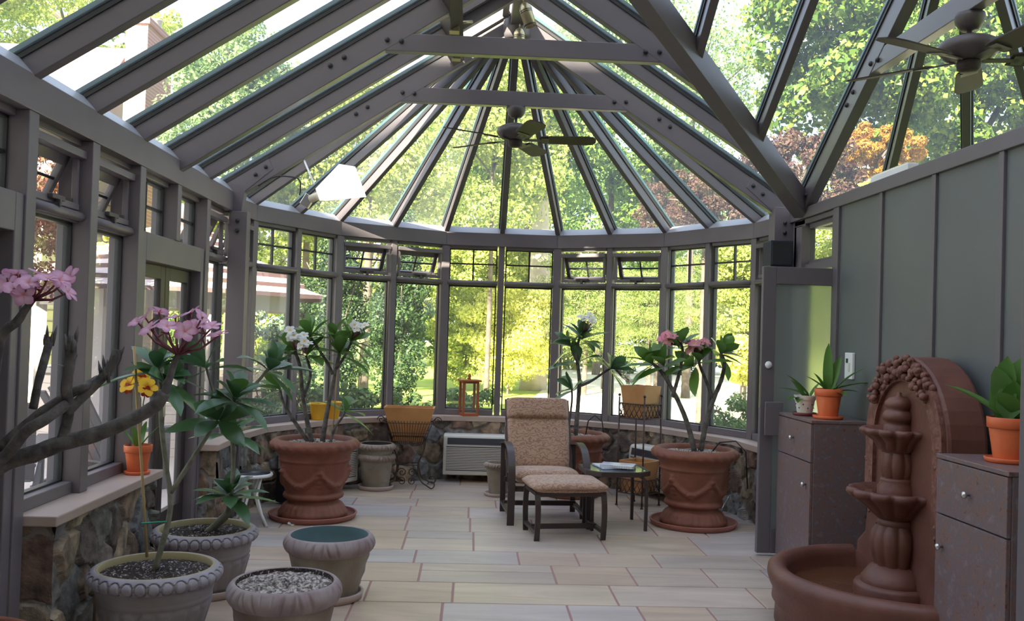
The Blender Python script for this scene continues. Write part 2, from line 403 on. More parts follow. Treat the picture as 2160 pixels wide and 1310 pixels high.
# ---------------------------------------------------------------- stone walls (relief in the mesh)
def stone_grid(fn, L, Hh, seed, step=.011, cell=(.20, .19)):
    """fn(s, z, out) -> world point; stones as warped Voronoi cells standing proud of the mortar"""
    rng = np.random.default_rng(seed)
    ns, nz = int(L/step)+1, int(Hh/step)+1
    S, Z = np.meshgrid(np.linspace(0, L, ns), np.linspace(0, Hh, nz), indexing='ij')
    seeds = []
    for i in range(-1, int(L/cell[0])+2):
        for j in range(-1, int(Hh/cell[1])+2):
            if rng.random() < .12: continue
            seeds.append((cell[0]*(i+.5+(j % 2)*.5+rng.uniform(-.38, .38)), cell[1]*(j+.5+rng.uniform(-.38, .38)), rng.uniform(.75, 1.3), rng.uniform(.8, 1.25)))
    seeds = np.array(seeds)
    ws = S + .012*np.sin(Z*41+S*13) + .008*np.sin(S*67+1.3); wz = Z + .012*np.sin(S*37+2) + .008*np.sin(Z*71)
    d = np.sqrt(((ws.ravel()[:, None]-seeds[None, :, 0])*seeds[None, :, 2])**2 + ((wz.ravel()[:, None]-seeds[None, :, 1])*seeds[None, :, 3])**2)
    idx = np.argpartition(d, 1, axis=1)[:, :2]; dd = np.take_along_axis(d, idx, 1); o = np.argsort(dd, 1); idx = np.take_along_axis(idx, o, 1); dd = np.take_along_axis(dd, o, 1)
    edge = dd[:, 1]-dd[:, 0]; h = np.clip((edge-.010)/.03, 0, 1); h = h*h*(3-2*h)
    pal = np.array([(.30, .165, .08), (.40, .27, .14), (.21, .145, .11), (.25, .235, .22), (.34, .29, .235), (.46, .31, .16), (.16, .10, .075), (.27, .13, .075), (.23, .225, .23), (.36, .21, .11), (.30, .27, .24)])
    ci = rng.integers(0, len(pal), len(seeds)); tilt = rng.uniform(-.10, .10, (len(seeds), 2)); pr = rng.uniform(.014, .042, len(seeds))
    k = idx[:, 0]
    out = h*(pr[k] + tilt[k, 0]*(S.ravel()-seeds[k, 0]) + tilt[k, 1]*(Z.ravel()-seeds[k, 1]))
    mort = np.array((.27, .245, .225)); hh = np.clip((edge-.008)/.012, 0, 1)[:, None]
    tone = rng.uniform(.5, .95, (len(seeds), 1)); grey = pal[ci[k]].mean(1, keepdims=True)
    col = (pal[ci[k]]*.68+grey*.32)*tone[k]*hh + mort*(1-hh)
    pts = [fn(s, z, q) for s, z, q in zip(S.ravel(), Z.ravel(), out)]
    fs = [(i*nz+j, (i+1)*nz+j, (i+1)*nz+j+1, i*nz+j+1) for i in range(ns-1) for j in range(nz-1)]
    return pts, fs, [tuple(c) for c in col]
m_stone = attr_mat('fieldstone', .75, .6, 14, .9, 38)
Z0S = ZS-.05
XW = XL+.16                                                # inner face of the low wall
def stone_left(name, y0, y1, seed, label):
    mb = MB(); p, f, c = stone_grid(lambda s, z, o: (XW-.01+o, y0+s, z), y1-y0, Z0S, seed)
    mb.add(p, f, False, c)
    o = mb.build(name, m_stone); struct(o, label, 'wall')
    b = MB(); b.box(XL-.10, XW-.012, y0, y1, 0, Z0S); b.build('wall_core', mat('mortar', (.27, .245, .225), .9), o)
    # end returns with stone too
    for yy, sg in ((y0, -1), (y1, 1)):
        e = MB(); p, f, c = stone_grid(lambda s, z, q: (XW+.014-s, yy+sg*(q-.004), z), .255, Z0S, seed+9); e.add(p, f, False, c); e.build('wall_end', m_stone, o)
    return o
wl = stone_left('wall_left', 4.20, 5.50, 3, 'low fieldstone wall under the sill, left of the glazed door')
wl2 = stone_left('wall_left.001', 6.80, 7.45, 5, 'short low fieldstone wall between the glazed door and the rounded end')
def stone_apse():
    mb = MB(); r0 = R-.16
    verts = [(-90, R)] + [(d, R) for d in (-75, -45, -15, 15, 45, 75)] + [(90, R)]
    P = [V((XC+(r0)*math.sin(math.radians(d))/1, D0+(r0)*math.cos(math.radians(d)), 0)) for d, _ in verts]
    seglen = [(P[i+1]-P[i]).length for i in range(len(P)-1)]; cum = [0]
    for s in seglen: cum.append(cum[-1]+s)
    def fn(s, z, o):
        i = 0
        while i < len(seglen)-1 and s > cum[i+1]: i += 1
        d = (P[i+1]-P[i])/seglen[i]; q = P[i] + d*(s-cum[i]); n = V((d.y, -d.x, 0))
        return (q.x+n.x*o, q.y+n.y*o, z)
    p, f, c = stone_grid(fn, cum[-1], Z0S, 8); mb.add(p, f, False, c)
    o = mb.build('wall_far', m_stone); struct(o, 'low fieldstone wall curving round the far end under the windows', 'wall')
    b = MB(); n = len(P)
    Q = [V((XC+(R+.10)*math.sin(math.radians(d)), D0+(R+.10)*math.cos(math.radians(d)), 0)) for d, _ in verts]
    for i in range(n-1):
        vs = []
        for z in (0, Z0S):
            for q in (P[i], P[i+1], Q[i+1], Q[i]):
                off = (q-V((XC, D0, 0))).normalized()*.012; vs.append((q.x+off.x, q.y+off.y, z))
        b.add(vs, [(0, 1, 2, 3), (7, 6, 5, 4), (0, 4, 5, 1), (1, 5, 6, 2), (2, 6, 7, 3), (3, 7, 4, 0)])
    b.build('wall_core', MATS['mortar'], o)
    s = MB(); r1 = R-.20; r2 = R+.12
    A = [V((XC+r1*math.sin(math.radians(d)), D0+r1*math.cos(math.radians(d)), 0)) for d, _ in verts]
    B = [V((XC+r2*math.sin(math.radians(d)), D0+r2*math.cos(math.radians(d)), 0)) for d, _ in verts]
    for i in range(n-1):
        vs = [(q.x, q.y, z) for z in (Z0S+.002, ZS) for q in (A[i], A[i+1], B[i+1], B[i])]
        s.add(vs, [(0, 1, 2, 3), (7, 6, 5, 4), (0, 4, 5, 1), (1, 5, 6, 2), (2, 6, 7, 3), (3, 7, 4, 0)])
    s.build('sill', m_sill, o)
stone_apse()
for o, a, b in ((wl, 4.16, 5.56), (wl2, 6.74, 7.45)):
    s = MB(); s.box(XL-.10, XL+.20, a, b, Z0S+.002, ZS); s.build('sill', m_sill, o, bevel=.006)

# ---------------------------------------------------------------- windows
WN = [0]; 
def local(p, q, inward):
    """frame with origin p, x along p->q, y pointing outward, z up"""
    d = (V(q)-V(p)); L = d.length; d.normalize(); n = V((-d.y, d.x, 0))
    if n.dot(V(inward)-V(p)) > 0: n = -n
    return Matrix(((d.x, n.x, 0, p[0]), (d.y, n.y, 0, p[1]), (0, 0, 1, 0), (0, 0, 0, 1))), L
class TMB(MB):
    """builder working in a window's own frame"""
    def __init__(self, m): super().__init__(); self.m = m
    def lb(self, x0, x1, y0, y1, z0, z1):
        vs = [self.m @ V((x, y, z)) for z in (z0, z1) for y in (y0, y1) for x in (x0, x1)]
        return self.add(vs, [(0, 2, 3, 1), (4, 5, 7, 6), (0, 1, 5, 4), (2, 6, 7, 3), (0, 4, 6, 2), (1, 3, 7, 5)])
def window(p, q, inward, label, vent, z0=ZS, lower=True, e=.035, gz=.0, zt=ZT):
    WN[0] += 1; m, L = local(p, q, inward)
    fr = TMB(m); a, b = e, L-e; g = .05                      # glass plane offset outward
    if lower:
        fr.lb(a, b, -.02, .09, z0, z0+.06)                    # bottom rail
    fr.lb(a, b, 0, .09, ZE0-.03, ZE0+.02)
    o = fr.build('window_%d' % WN[0], m_frame, bevel=.004); struct(o, label, 'window')
    if lower:
        t = TMB(m); P0 = m @ V((a-.01, -.012, zt-.0)); P1 = m @ V((b+.01, -.012, zt)); t.tube([P0, P1], .024, 10); t.lb(a, b, 0, .09, zt-.03, zt+.02); t.build('transom_rail', m_frame, o)
        gk = TMB(m); gk.lb(a, a+.012, g-.02, g+.02, z0+.06, zt-.03); gk.lb(b-.012, b, g-.02, g+.02, z0+.06, zt-.03); gk.lb(a, b, g-.02, g+.02, zt-.045, zt-.03); gk.lb(a, b, g-.02, g+.02, z0+.06, z0+.07); gk.build('glazing_gasket', m_gasket, o)
        gl = TMB(m); gl.lb(a+.005, b-.005, g-.004, g+.004, z0+.05, zt-.02); gl.build('pane', m_glass, o)
    zb, zc = (zt+.02, ZE0-.03)
    mu = TMB(m)
    if not vent:
        gl = TMB(m); gl.lb(a+.005, b-.005, g-.004, g+.004, zb-.01, zc+.01); gl.build('pane', m_glass, o)
        xm = (a+b)/2; zm = (zb+zc)/2+.01; mu.lb(xm-.008, xm+.008, g-.012, g+.012, zb, zc); mu.lb(a, b, g-.012, g+.012, zm-.008, zm+.008)
        mu.lb(a, a+.012, g-.02, g+.02, zb, zc); mu.lb(b-.012, b, g-.02, g+.02, zb, zc); mu.lb(a, b, g-.02, g+.02, zc-.012, zc)
        mu.build('muntin', m_gasket, o)
    else:
        # screen-side frame, roller cover at the head, operator at the foot
        sf = TMB(m); w = .022
        sf.lb(a+.01, b-.01, -.005, .03, zb+.012, zb+.045); sf.lb(a+.01, a+.01+w, .0, .03, zb+.012, zc-.06); sf.lb(b-.01-w, b-.01, .0, .03, zb+.012, zc-.06)
        sf.build('screen_frame', m_frame, o, bevel=.003)
        hc = TMB(m); hc.lb(a, b, -.03, .03, zc-.065, zc-.025); hc.build('head_cover', m_flash if False else m_frame, o, bevel=.004)
        op = TMB(m); xm = (a+b)/2; op.lb(xm-.07, xm+.07, -.03, .0, zb+.028, zb+.052); op.lb(xm-.012, xm+.012, -.04, -.01, zb-.003, zb+.03); op.build('vent_operator', m_fanl, o, bevel=.004)
        # sash hinged at the head, tilted outward
        ang = math.radians(24); hz = zc-.05; sm = m @ Matrix.Translation((0, .06, hz)) @ Matrix.Rotation(ang, 4, 'X')
        sh = hz-zb-.02; s = TMB(sm); w = .04
        s.lb(a+.01, b-.01, -.015, .02, -w*1.4, 0); s.lb(a+.01, b-.01, -.015, .02, -sh, -sh+w); s.lb(a+.01, a+.01+w, -.015, .02, -sh, 0); s.lb(b-.01-w, b-.01, -.015, .02, -sh, 0)
        so = s.build('vent_sash', m_frame, o, bevel=.003)
        k = TMB(sm); xm = (a+b)/2; k.lb(xm-.007, xm+.007, -.008, .012, -sh, 0); k.lb(a+.02, b-.02, -.008, .012, -sh/2-.007, -sh/2+.007); k.build('muntin', m_gasket, so)
        gp = TMB(sm); gp.lb(a+.03, b-.03, -.003, .003, -sh+.02, -.02); gp.build('pane', m_glass, so)
        ar = TMB(m); 
        for xx in (a+.03, b-.03):
            p0 = m @ V((xx, .02, zb+.06)); p1 = sm @ V((xx, -.015, -sh+.03)); ar.beam(p0, p1, .012, .02)
        ar.build('stay_arm', m_fanl, o)
    return o

# far-end facets: 12 windows on five whole facets and two halves
def ap(d, r=R): 
    a = math.radians(d); k = round((d+90)/15)
    if d in (-60, -30, 0, 30, 60): r = r*math.cos(math.radians(15))
    return V((XC+r*math.sin(a), D0+r*math.cos(a), 0))
CEN = (XC, D0, 0)
angs = [-90, -75, -60, -45, -30, -15, 0, 15, 30, 45, 60, 75, 90]
which = ['first pair, at the left end', 'first pair, left', 'first pair, right', 'second pair, left', 'second pair, right', 'middle pair, left of the central mullion', 'middle pair, right of the central mullion', 'fourth pair, left', 'fourth pair, right', 'last pair, left', 'last pair, right', 'at the right end']
vent = [1, 0, 0, 1, 1, 0, 0, 1, 1, 0, 0, 1]
wlab = ['sliver window with tilted vent beside the left roof post', 'tall fixed window with cross muntins, behind the white-flowered plant, left one', 'tall fixed window with cross muntins, behind the white-flowered plant, right one',
        'tall window with open vent above the two stacked pots', 'tall window with open vent above the wooden planter on iron stand', 'tall window with cross muntins behind the redwood lantern', 'tall window with cross muntins behind the patio chair',
        'tall window with open vent behind the single white flower stalk', 'tall window with open vent behind the tiered square stand', 'tall window with cross muntins behind the pink-flowered urn plant, left one', 'tall window with cross muntins behind the pink-flowered urn plant, right one', 'sliver window with vent beside the dark speaker and glass door']
for i in range(12):
    window(ap(angs[i]), ap(angs[i+1]), CEN, wlab[i], vent[i], e=.045 if 0 < i < 11 else .05)
TR = [0]
def trim(mb, label, cat='post', mtl=None, bevel=.004):
    TR[0] += 1; o = mb.build('trim_%d' % TR[0], mtl or m_frame, bevel=bevel); return struct(o, label, cat)
for i, d in enumerate(angs[1:-1]):
    p = ap(d); n = V((math.sin(math.radians(d)), math.cos(math.radians(d)), 0)); big = d in (-75, -45, -15, 15, 45, 75)
    mb = MB(); w = .085 if big else .06; q = p + n*.045 + V((0, 0, 0))
    mm = Matrix.Translation((q.x, q.y, (ZS+ZE0)/2)) @ Matrix.Rotation(-math.radians(d), 4, 'Z'); mb.mbox(mm, w, .15 if big else .12, ZE0-ZS)
    lab = {0: 'central mullion of the far windows', -15: 'post right of the wooden planter, in the far windows', 15: 'post right of the middle window pair', -75: 'post nearest the left roof post in the far windows', 75: 'post nearest the glass door in the far windows', -45: 'post left of the open vents above the stacked pots', 45: 'post behind the tiered square stand'}
    trim(mb, lab.get(d, {-60: 'mullion behind the white-flowered plant', -30: 'mullion between the two open vents on the left', 30: 'mullion between the two open vents on the right', 60: 'mullion behind the pink-flowered urn plant'}.get(d)), 'mullion' if not big else 'post')
# left wall windows
wl_lab = {(6.78, 7.45): 'narrow left wall window with vent between glazed door and roof post', (4.77, 5.44): 'left wall window with vent beside the glazed door', (4.10, 4.77): 'left wall window with vent nearest the camera'}
for a, b in ((6.78, 7.45), (4.77, 5.44), (4.10, 4.77)):
    window((XL, a, 0), (XL, b, 0), CEN, wl_lab[(a, b)], 1, e=.045)
for a, b, lb in ((6.11, 6.78, 'small crossed clerestory pane above the glazed door, far one'), (5.44, 6.11, 'small crossed clerestory pane above the glazed door, near one'), (3.43, 4.10, 'small crossed clerestory pane above the dark door at the left edge'), (2.76, 3.43, 'clerestory pane outside the left edge')):
    window((XL, a, 0), (XL, b, 0), CEN, lb, 0, lower=False, e=.045)
for y, lb in ((6.78, 'post right of the glazed door'), (5.44, 'post left of the glazed door'), (4.77, 'post between the two left wall windows'), (4.10, 'post beside the dark door at the left edge'), (2.76, 'post left of the dark door')):
    mb = MB(); mb.box(XL-.11, XL+.06, y-.045, y+.045, ZS if y in (4.77,) else 0, ZE0); trim(mb, lb)
mb = MB(); mb.box(XL-.11, XL+.06, 6.07, 6.15, ZT+.02, ZE0); trim(mb, 'short post between the clerestory panes over the glazed door')
mb = MB(); mb.box(XL-.11, XL+.06, 3.39, 3.47, ZT+.02, ZE0); trim(mb, 'short post above the dark door')
# the near left wall, out of frame, closes the room
mb = MB(); mb.box(XL-.11, XL+.0, -.6, 2.7, 0, ZE0); o = mb.build('wall_left.002', m_frame); struct(o, 'plain left wall outside the frame', 'wall')

# doors in the left wall
def glazed_door(n, y0, y1, label, frame_m, leaf_m, panes):
    f = MB(); zt = ZT+.02
    f.box(XL-.09, XL+.05, y0, y0+.07, 0, zt); f.box(XL-.09, XL+.05, y1-.07, y1, 0, zt); f.box(XL-.09, XL+.05, y0+.07, y1-.07, zt-.17, zt); f.box(XL-.07, XL-.03, y0+.07, y1-.07, 0, .02)
    o = f.build('door_%d' % n, frame_m, bevel=.005); struct(o, label, 'door')
    ym = (y0+y1)/2
    for a, b in ((y0+.075, ym-.003), (ym+.003, y1-.075)):
        l = MB(); t0, t1 = XL-.06, XL-.015; w = .085
        l.box(t0, t1, a, a+w, .02, zt-.175); l.box(t0, t1, b-w, b, .02, zt-.175); l.box(t0, t1, a+w, b-w, .02, .26); l.box(t0, t1, a+w, b-w, zt-.175-w, zt-.175)
        lo = l.build('door_leaf', leaf_m, o, bevel=.004)
        g = MB(); g.box(XL-.042, XL-.034, a+w, b-w, .26, zt-.175-w); g.build('pane', panes, lo)
    h = MB(); h.box(XL-.015, XL+.03, ym+.05, ym+.07, 1.0, 1.02); h.box(XL+.02, XL+.035, ym+.03, ym+.16, 1.0, 1.02); h.box(XL-.016, XL-.01, ym+.035, ym+.085, .9, 1.12); h.build('door_handle', m_steel, o, bevel=.003)
    return o
glazed_door(2, 5.49, 6.735, 'glazed double door in the left wall with dark bronze stiles', m_frame, m_dark, m_glass)
glazed_door(1, 2.80, 4.055, 'dark bronze door at the left edge behind the bare branches', m_frame, m_dark, m_dark)

# eave beams
def ring(mb, c, pts_r0, pts_r1, z0, z1):
    n = len(pts_r0)
    for i in range(n-1):
        vs = [(q.x, q.y, z) for z in (z0, z1) for q in (pts_r0[i], pts_r0[i+1], pts_r1[i+1], pts_r1[i])]
        mb.add(vs, [(0, 1, 2, 3), (7, 6, 5, 4), (0, 4, 5, 1), (1, 5, 6, 2), (2, 6, 7, 3), (3, 7, 4, 0)])
vA = [-90, -75, -45, -15, 15, 45, 75, 90]
def apv(d, r): a = math.radians(d); return V((XC+r*math.sin(a), D0+r*math.cos(a), 0))
eb = MB(); ring(eb, None, [apv(d, R-.035) for d in vA], [apv(d, R+.12) for d in vA], ZE0, ZE1)
eav = trim(eb, 'faceted eave beam round the far end', 'beam')
fl = MB(); 
for i in range(len(vA)-1):
    a0, a1, b0, b1 = apv(vA[i], R-.03), apv(vA[i+1], R-.03), apv(vA[i], R+.06), apv(vA[i+1], R+.06)
    fl.add([(a0.x, a0.y, ZE1), (a1.x, a1.y, ZE1), (b1.x, b1.y, ZE1+.068), (b0.x, b0.y, ZE1+.068), (b1.x, b1.y, ZE1), (b0.x, b0.y, ZE1)], [(0, 1, 2, 3), (2, 4, 5, 3), (0, 5, 4, 1), (0, 3, 5), (1, 4, 2)])
fl.build('flashing', m_flash, eav)
eb = MB(); eb.box(XL-.12, XL+.065, -.6, D0, ZE0, ZE1+.02); el = trim(eb, 'long eave beam along the left wall', 'beam')
fl = MB(); fl.prism([(XL-.12, ZE1+.02), (XL+.062, ZE1+.02), (XL+.0, ZE1+.09), (XL-.12, ZE1+.03)], 'y', -.6, D0); fl.build('flashing', m_flash, el)

# ---------------------------------------------------------------- roof (ceiling)
ceil = sempty('ceiling', 'glazed roof of taupe rafters with ridge, valley and conical far end', 'roof')
def rafter(p0, p1, w=.06, h=.10, name='rafter', cap=True, parent=ceil):
    """p0, p1 lie in the glass plane; the bar hangs below and a dark cap sits above"""
    mb = MB(); mb.beam(p0, p1, w, h, drop=h/2+.008); o = mb.build(name, m_rafter, parent, bevel=.004)
    if cap:
        c = MB(); c.beam(p0, p1, w+.03, .022, drop=-.017); c.build('glazing_cap', m_cap, o)
        s = MB(); d, sd, u = frame_axes(V(p1)-V(p0))
        for sg in (-1, 1): s.beam(V(p0)+sd*sg*(w/2+.004), V(p1)+sd*sg*(w/2+.004), .010, .02, drop=.016)
        s.build('gasket', m_gasket, o)
    return o
def pane(pts, parent=ceil, name='roof_pane', t=.008):
    """thin slab of glass on the given corner points"""
    P = [V(p) for p in pts]; n = (P[1]-P[0]).cross(P[2]-P[0]).normalized()
    if n.z < 0: n = -n
    k = len(P); mb = MB(); vs = [p - n*t/2 for p in P] + [p + n*t/2 for p in P]
    mb.add(vs, [tuple(range(k))[::-1], tuple(range(k, 2*k))] + [(i, (i+1) % k, (i+1) % k+k, i+k) for i in range(k)])
    return mb.build(name, m_rglass, parent)
XE = XL-.20
zE = ROOF0 - SL*.20
# left slope
for k, y in enumerate(YS):
    tr = k == 0; rafter((XE, y, zE), (XC-.05, y, glz(XC-.05)), .075 if k in (0, 2) else .065, .16 if k in (0, 2) else .11)
for k in range(len(YS)-1):
    a, b = YS[k+1], YS[k]; pane([(XE, a, zE), (XE, b, zE), (XC-.04, b, glz(XC-.04)), (XC-.04, a, glz(XC-.04))])
pane([(XE, -.6, zE), (XE, YS[-1], zE), (XC-.04, YS[-1], glz(XC-.04)), (XC-.04, -.6, glz(XC-.04))])
# ridge beams
mb = MB(); mb.box(XC-.055, XC+.055, -.6, D0, RIDGE-.16, RIDGE+.03); mb.build('ridge_beam', m_rafter, ceil, bevel=.005)
mb = MB(); mb.box(XC+.05, XR+.02, WY-.055, WY+.055, RIDGE-.16, RIDGE+.03); mb.build('ridge_beam', m_rafter, ceil, bevel=.005)
# right slope of the main roof: whole rafter at the truss, jacks that end on the valley (45 degrees in plan)
rafter((XR+.03, D0, ROOF0-SL*.03), (XC+.05, D0, glz(XC-.05)), .075, .16)
VY = WY+R                                                   # valley corner (XR, VY)
def vx(y): return XR-(VY-y)                                 # valley x at y
for y in YS[1:]:
    if y <= WY+.1: break
    x1 = vx(y)
    if x1 > XC+.1: rafter((x1, y, glz(x1)), (XC+.05, y, glz(XC-.05)), .075 if abs(y-YS[2]) < .01 else .065, .16 if abs(y-YS[2]) < .01 else .11)
ys2 = [D0, VY] + [y for y in YS if WY < y < VY-.05] + [WY+.01]
for i in range(len(ys2)-1):
    b, a = ys2[i], ys2[i+1]; xb = min(vx(b), XR+.03); xa = vx(a)
    if xb <= XC+.06: continue
    xa = max(xa, XC+.05)
    pane([(xa, a, glz(xa)), (xb, b, glz(xb)), (XC+.04, b, glz(XC-.04)), (XC+.04, a, glz(XC-.04))] if xa > XC+.055 else [(xb, b, glz(xb)), (XC+.04, b, glz(XC-.04)), (XC+.04, a, glz(XC-.04))])
# valley beam
mb = MB(); p0 = V((XR+.02, VY+.02, ROOF0-.02)); p1 = V((XC, WY, RIDGE)); mb.beam(p0, p1, .12, .17, drop=.095); vb = mb.build('valley_beam', m_rafter, ceil, bevel=.005)
# wing far slope: jacks from the valley to the wing ridge, then the wing truss
for x in (.81, 1.42, 2.03):
    y = VY-(XR-x); rafter((x, y, glzw(y)), (x, WY+.05, glzw(WY+.05)), .055, .10)
rafter((XR, VY+.03, ROOF0-SL*.03), (XR, WY+.05, glzw(WY+.05)), .08, .16)
xs = [XC+.05, .81, 1.42, 2.03, XR]
for i in range(len(xs)-1):
    a, b = xs[i], xs[i+1]; ya, yb = VY-(XR-a), VY-(XR-b); pane([(a, ya, glzw(ya)), (b, yb, glzw(yb)), (b, WY+.04, glzw(WY+.04)), (a, WY+.04, glzw(WY+.04))])
# main conical end
HUB = V((XC, D0, RIDGE))
for d in angs[1:-1]:
    p = ap(d, R+.16); n = V((math.sin(math.radians(d)), math.cos(math.radians(d)), 0))
    rafter((p.x, p.y, ROOF0-SL*.16), HUB+n*.10-V((0, 0, SL*.10)), .05, .10)
for i in range(12):
    a, b = ap(angs[i], R+.16), ap(angs[i+1], R+.16); pane([(a.x, a.y, ROOF0-SL*.16), (b.x, b.y, ROOF0-SL*.16), HUB+V((0, 0, -.01))])
mb = MB(); mb.lathe([(.001, -.26), (.10, -.26), (.12, -.22), (.12, .02), (.06, .06), (.001, .08)], HUB.x, HUB.y, HUB.z, 24); mb.build('roof_hub', m_rafter, ceil)
# wing conical end beyond the green wall
WH = V((XR, WY, RIDGE))
def wp(d, r): a = math.radians(d); return V((XR+r*math.cos(a), WY+r*math.sin(a), 0))
wa = [-90, -75, -60, -45, -30, -15, 0, 15, 30, 45, 60, 75, 90]
for d in wa[1:-1]:
    p = wp(d, R+.16); n = V((math.cos(math.radians(d)), math.sin(math.radians(d)), 0)); rafter((p.x, p.y, ROOF0-SL*.16), WH+n*.1-V((0, 0, SL*.1)), .055, .10)
for i in range(12):
    a, b = wp(wa[i], R+.16), wp(wa[i+1], R+.16); pane([(a.x, a.y, ROOF0-SL*.16), (b.x, b.y, ROOF0-SL*.16), WH+V((0, 0, -.01))])
mb = MB(); mb.lathe([(.001, -.26), (.10, -.26), (.12, -.22), (.12, .02), (.06, .06), (.001, .08)], WH.x, WH.y, WH.z, 24); mb.build('roof_hub', m_rafter, ceil)
eb = MB(); vv = [-90, -75, -45, -15, 15, 45, 75, 90]; ring(eb, None, [wp(d, R-.035) for d in vv], [wp(d, R+.12) for d in vv], ZE0, ZE1); trim(eb, 'eave beam of the side wing beyond the green wall', 'beam')
# wing walls seen only through the side doorway: posts, low wall and panes
pm = MB(); ring(pm, None, [wp(d, R-.1) for d in vv], [wp(d, R+.08) for d in vv], 0, ZS); o = pm.build('wall_right.001', MATS['mortar']); struct(o, 'low outer wall of the side wing beyond the doorway', 'wall')
for d in vv:
    p = wp(d, R); mb = MB(); mb.mbox(Matrix.Translation((p.x, p.y, (ZS+ZE0)/2)) @ Matrix.Rotation(math.radians(d), 4, 'Z'), .12, .07, ZE0-ZS); trim(mb, 'post of the side wing beyond the green wall')
for i in range(len(vv)-1):
    a, b = wp(vv[i], R), wp(vv[i+1], R); m, L = local(a, b, WH); g = TMB(m); g.lb(.04, L-.04, -.004, .004, ZS, ZE0); WN[0] += 1
    struct(g.build('window_%d' % WN[0], m_glass), 'window pane of the side wing beyond the green wall', 'window')

# tie beams with bolts, gusset feet
def bolt(p, axis, parent):
    mb = MB(); mb.sphere((0, 0, 0), .017, 10, 6); o = mb.build('bolt', m_gasket, parent); o.location = p
def tie_y(y, xa, xb, za, zb, label=None):
    mb = MB(); mb.box(xa, xb, y-.035, y+.035, za, zb); o = mb.build('tie_beam', m_rafter, ceil, bevel=.004); return o
def tie_x(y):
    za, zb = 3.385, 3.505
    lo = (za+.17-ROOF0)/SL; hi = (zb+.17-ROOF0)/SL
    mb = MB(); mb.prism([(XL+lo-.10, za), (XR-lo+.10, za), (XR-hi+.02, zb), (XL+hi-.02, zb)], 'y', y-.036, y+.036)
    o = mb.build('tie_beam', m_rafter, ceil, bevel=.004)
    for sg in (-1, 1):
        for k, (dx, dz) in enumerate(((.06, .07), (.155, .065), (-.22, -.06), (-.31, -.12))):
            xx = XL+lo+dx if sg < 0 else XR-lo-dx
            bolt((xx, y-.042, za+dz), 'y', o)
    return o
tie2 = tie_x(D0)
tie1 = tie_x(YS[2])
mb = MB(); za, zb = 3.305, 3.43; lo = (za+.17-ROOF0)/SL; hi = (zb+.17-ROOF0)/SL
mb.prism([(VY-lo+.10, za), (WY-R+lo-.10, za), (WY-R+hi-.02, zb), (VY-hi+.02, zb)], 'x', XR-.036, XR+.036); tie3 = mb.build('tie_beam', m_rafter, ceil, bevel=.004)
for (yy, zz) in ((VY-lo-.06, za+.06), (VY-lo-.16, za+.055), (VY-lo+.21, za-.055), (VY-lo+.31, za-.12), (VY-.16, ROOF0-.02), (VY-.07, ROOF0-.08)): bolt((XR-.042, yy, zz), 'x', tie3)
# knee plates down to the truss posts
for sg, xi in ((-1, XL+.035), (1, XR-.035)):
    mb = MB(); s = -sg
    mb.prism([(xi-s*.06, ZE0), (xi+s*.10, ZE0), (xi+s*.12, ZE1+.02), (xi+s*.34, ZE1+.21), (xi+s*.30, ZE1+.30), (xi-s*.06, ZE1+.08)], 'y', D0-.042, D0+.042); o = mb.build('knee_plate', m_rafter, ceil, bevel=.004)
    for (dx, dz) in ((.20, .18), (.28, .245)): bolt((xi+s*dx, D0-.048, ZE1+dz-.02), 'y', o)
# truss posts
mb = MB(); mb.box(XL+.04, XL+.185, D0-.06, D0+.06, 0, ZE0); po = trim(mb, 'bolted roof post at the left start of the rounded end')
for z in (2.36, 2.28): bolt((XL+.11, D0-.065, z), 'y', po)
mb = MB(); mb.box(XR-.15, XR+.02, D0-.10, D0+.05, 0, ZE1+.05); po = trim(mb, 'bolted roof post at the right start of the rounded end')
for z in (2.50, 2.42): bolt((XR-.065, D0-.105, z), 'y', po)
# purlin and roof vents high on the left slope
px = -.27; pz = glz(px)
mb = MB(); mb.beam((px, 4.2, pz), (px, D0-.15, pz), .10, .17, up=V((-SL, 0, 1)), drop=.09); pur = mb.build('purlin', m_fan, ceil, bevel=.004)
for y0, y1 in ((6.15, 6.74), (6.82, 7.37)):
    for xa, xb in ((px+.06, XC-.07),):
        mb = MB(); dd = V((xb-xa, 0, glz(xb)-glz(xa)))
        for yy in (y0+.05, y1-.05): mb.beam((xa, yy, glz(xa)-.02), (xb, yy, glz(xb)-.02), .05, .05)
        mb.beam((xa+.03, y0+.03, glz(xa+.03)-.02), (xa+.03, y1-.03, glz(xa+.03)-.02), .05, .05); mb.beam((xb-.03, y0+.03, glz(xb-.03)-.02), (xb-.03, y1-.03, glz(xb-.03)-.02), .05, .05)
        ro = mb.build('roof_vent', m_rafter, ceil)
        op = MB(); op.box(xa-.02, xa+.05, (y0+y1)/2-.04, (y0+y1)/2+.04, glz(xa)-.22, glz(xa)-.07); op.tube([(xa+.02, (y0+y1)/2, glz(xa)-.15), (xa+.14, (y0+y1)/2+.05, glz(xa)-.12)], .012); op.build('vent_motor', m_brass, ro)

# ---------------------------------------------------------------- right wall: green panelled partition with doorway
wr = MB(); wr.box(XR, XR+.12, -.6, 6.42, 0, 2.52); wr.box(XR, XR+.12, 6.42, 7.30, 2.50, 2.52)
o = wr.build('wall_right', m_wallgreen); struct(o, 'grey-green panelled partition wall with vertical battens on the right', 'wall')
b = MB(); b.box(XR-.025, XR+.14, -.6, 7.36, 2.50, 2.585); b.build('top_rail', m_batten, o, bevel=.004)
for y in (6.40, 5.70, 5.03, 4.37, 3.71, 3.05):
    b = MB(); b.box(XR-.018, XR+.001, y-.022, y+.022, 0, 2.50); b.build('batten', m_batten, o, bevel=.003)
b = MB(); b.box(XR-.02, XR+.13, 6.36, 6.46, 0, 2.50); b.build('corner_board', m_batten, o, bevel=.003)
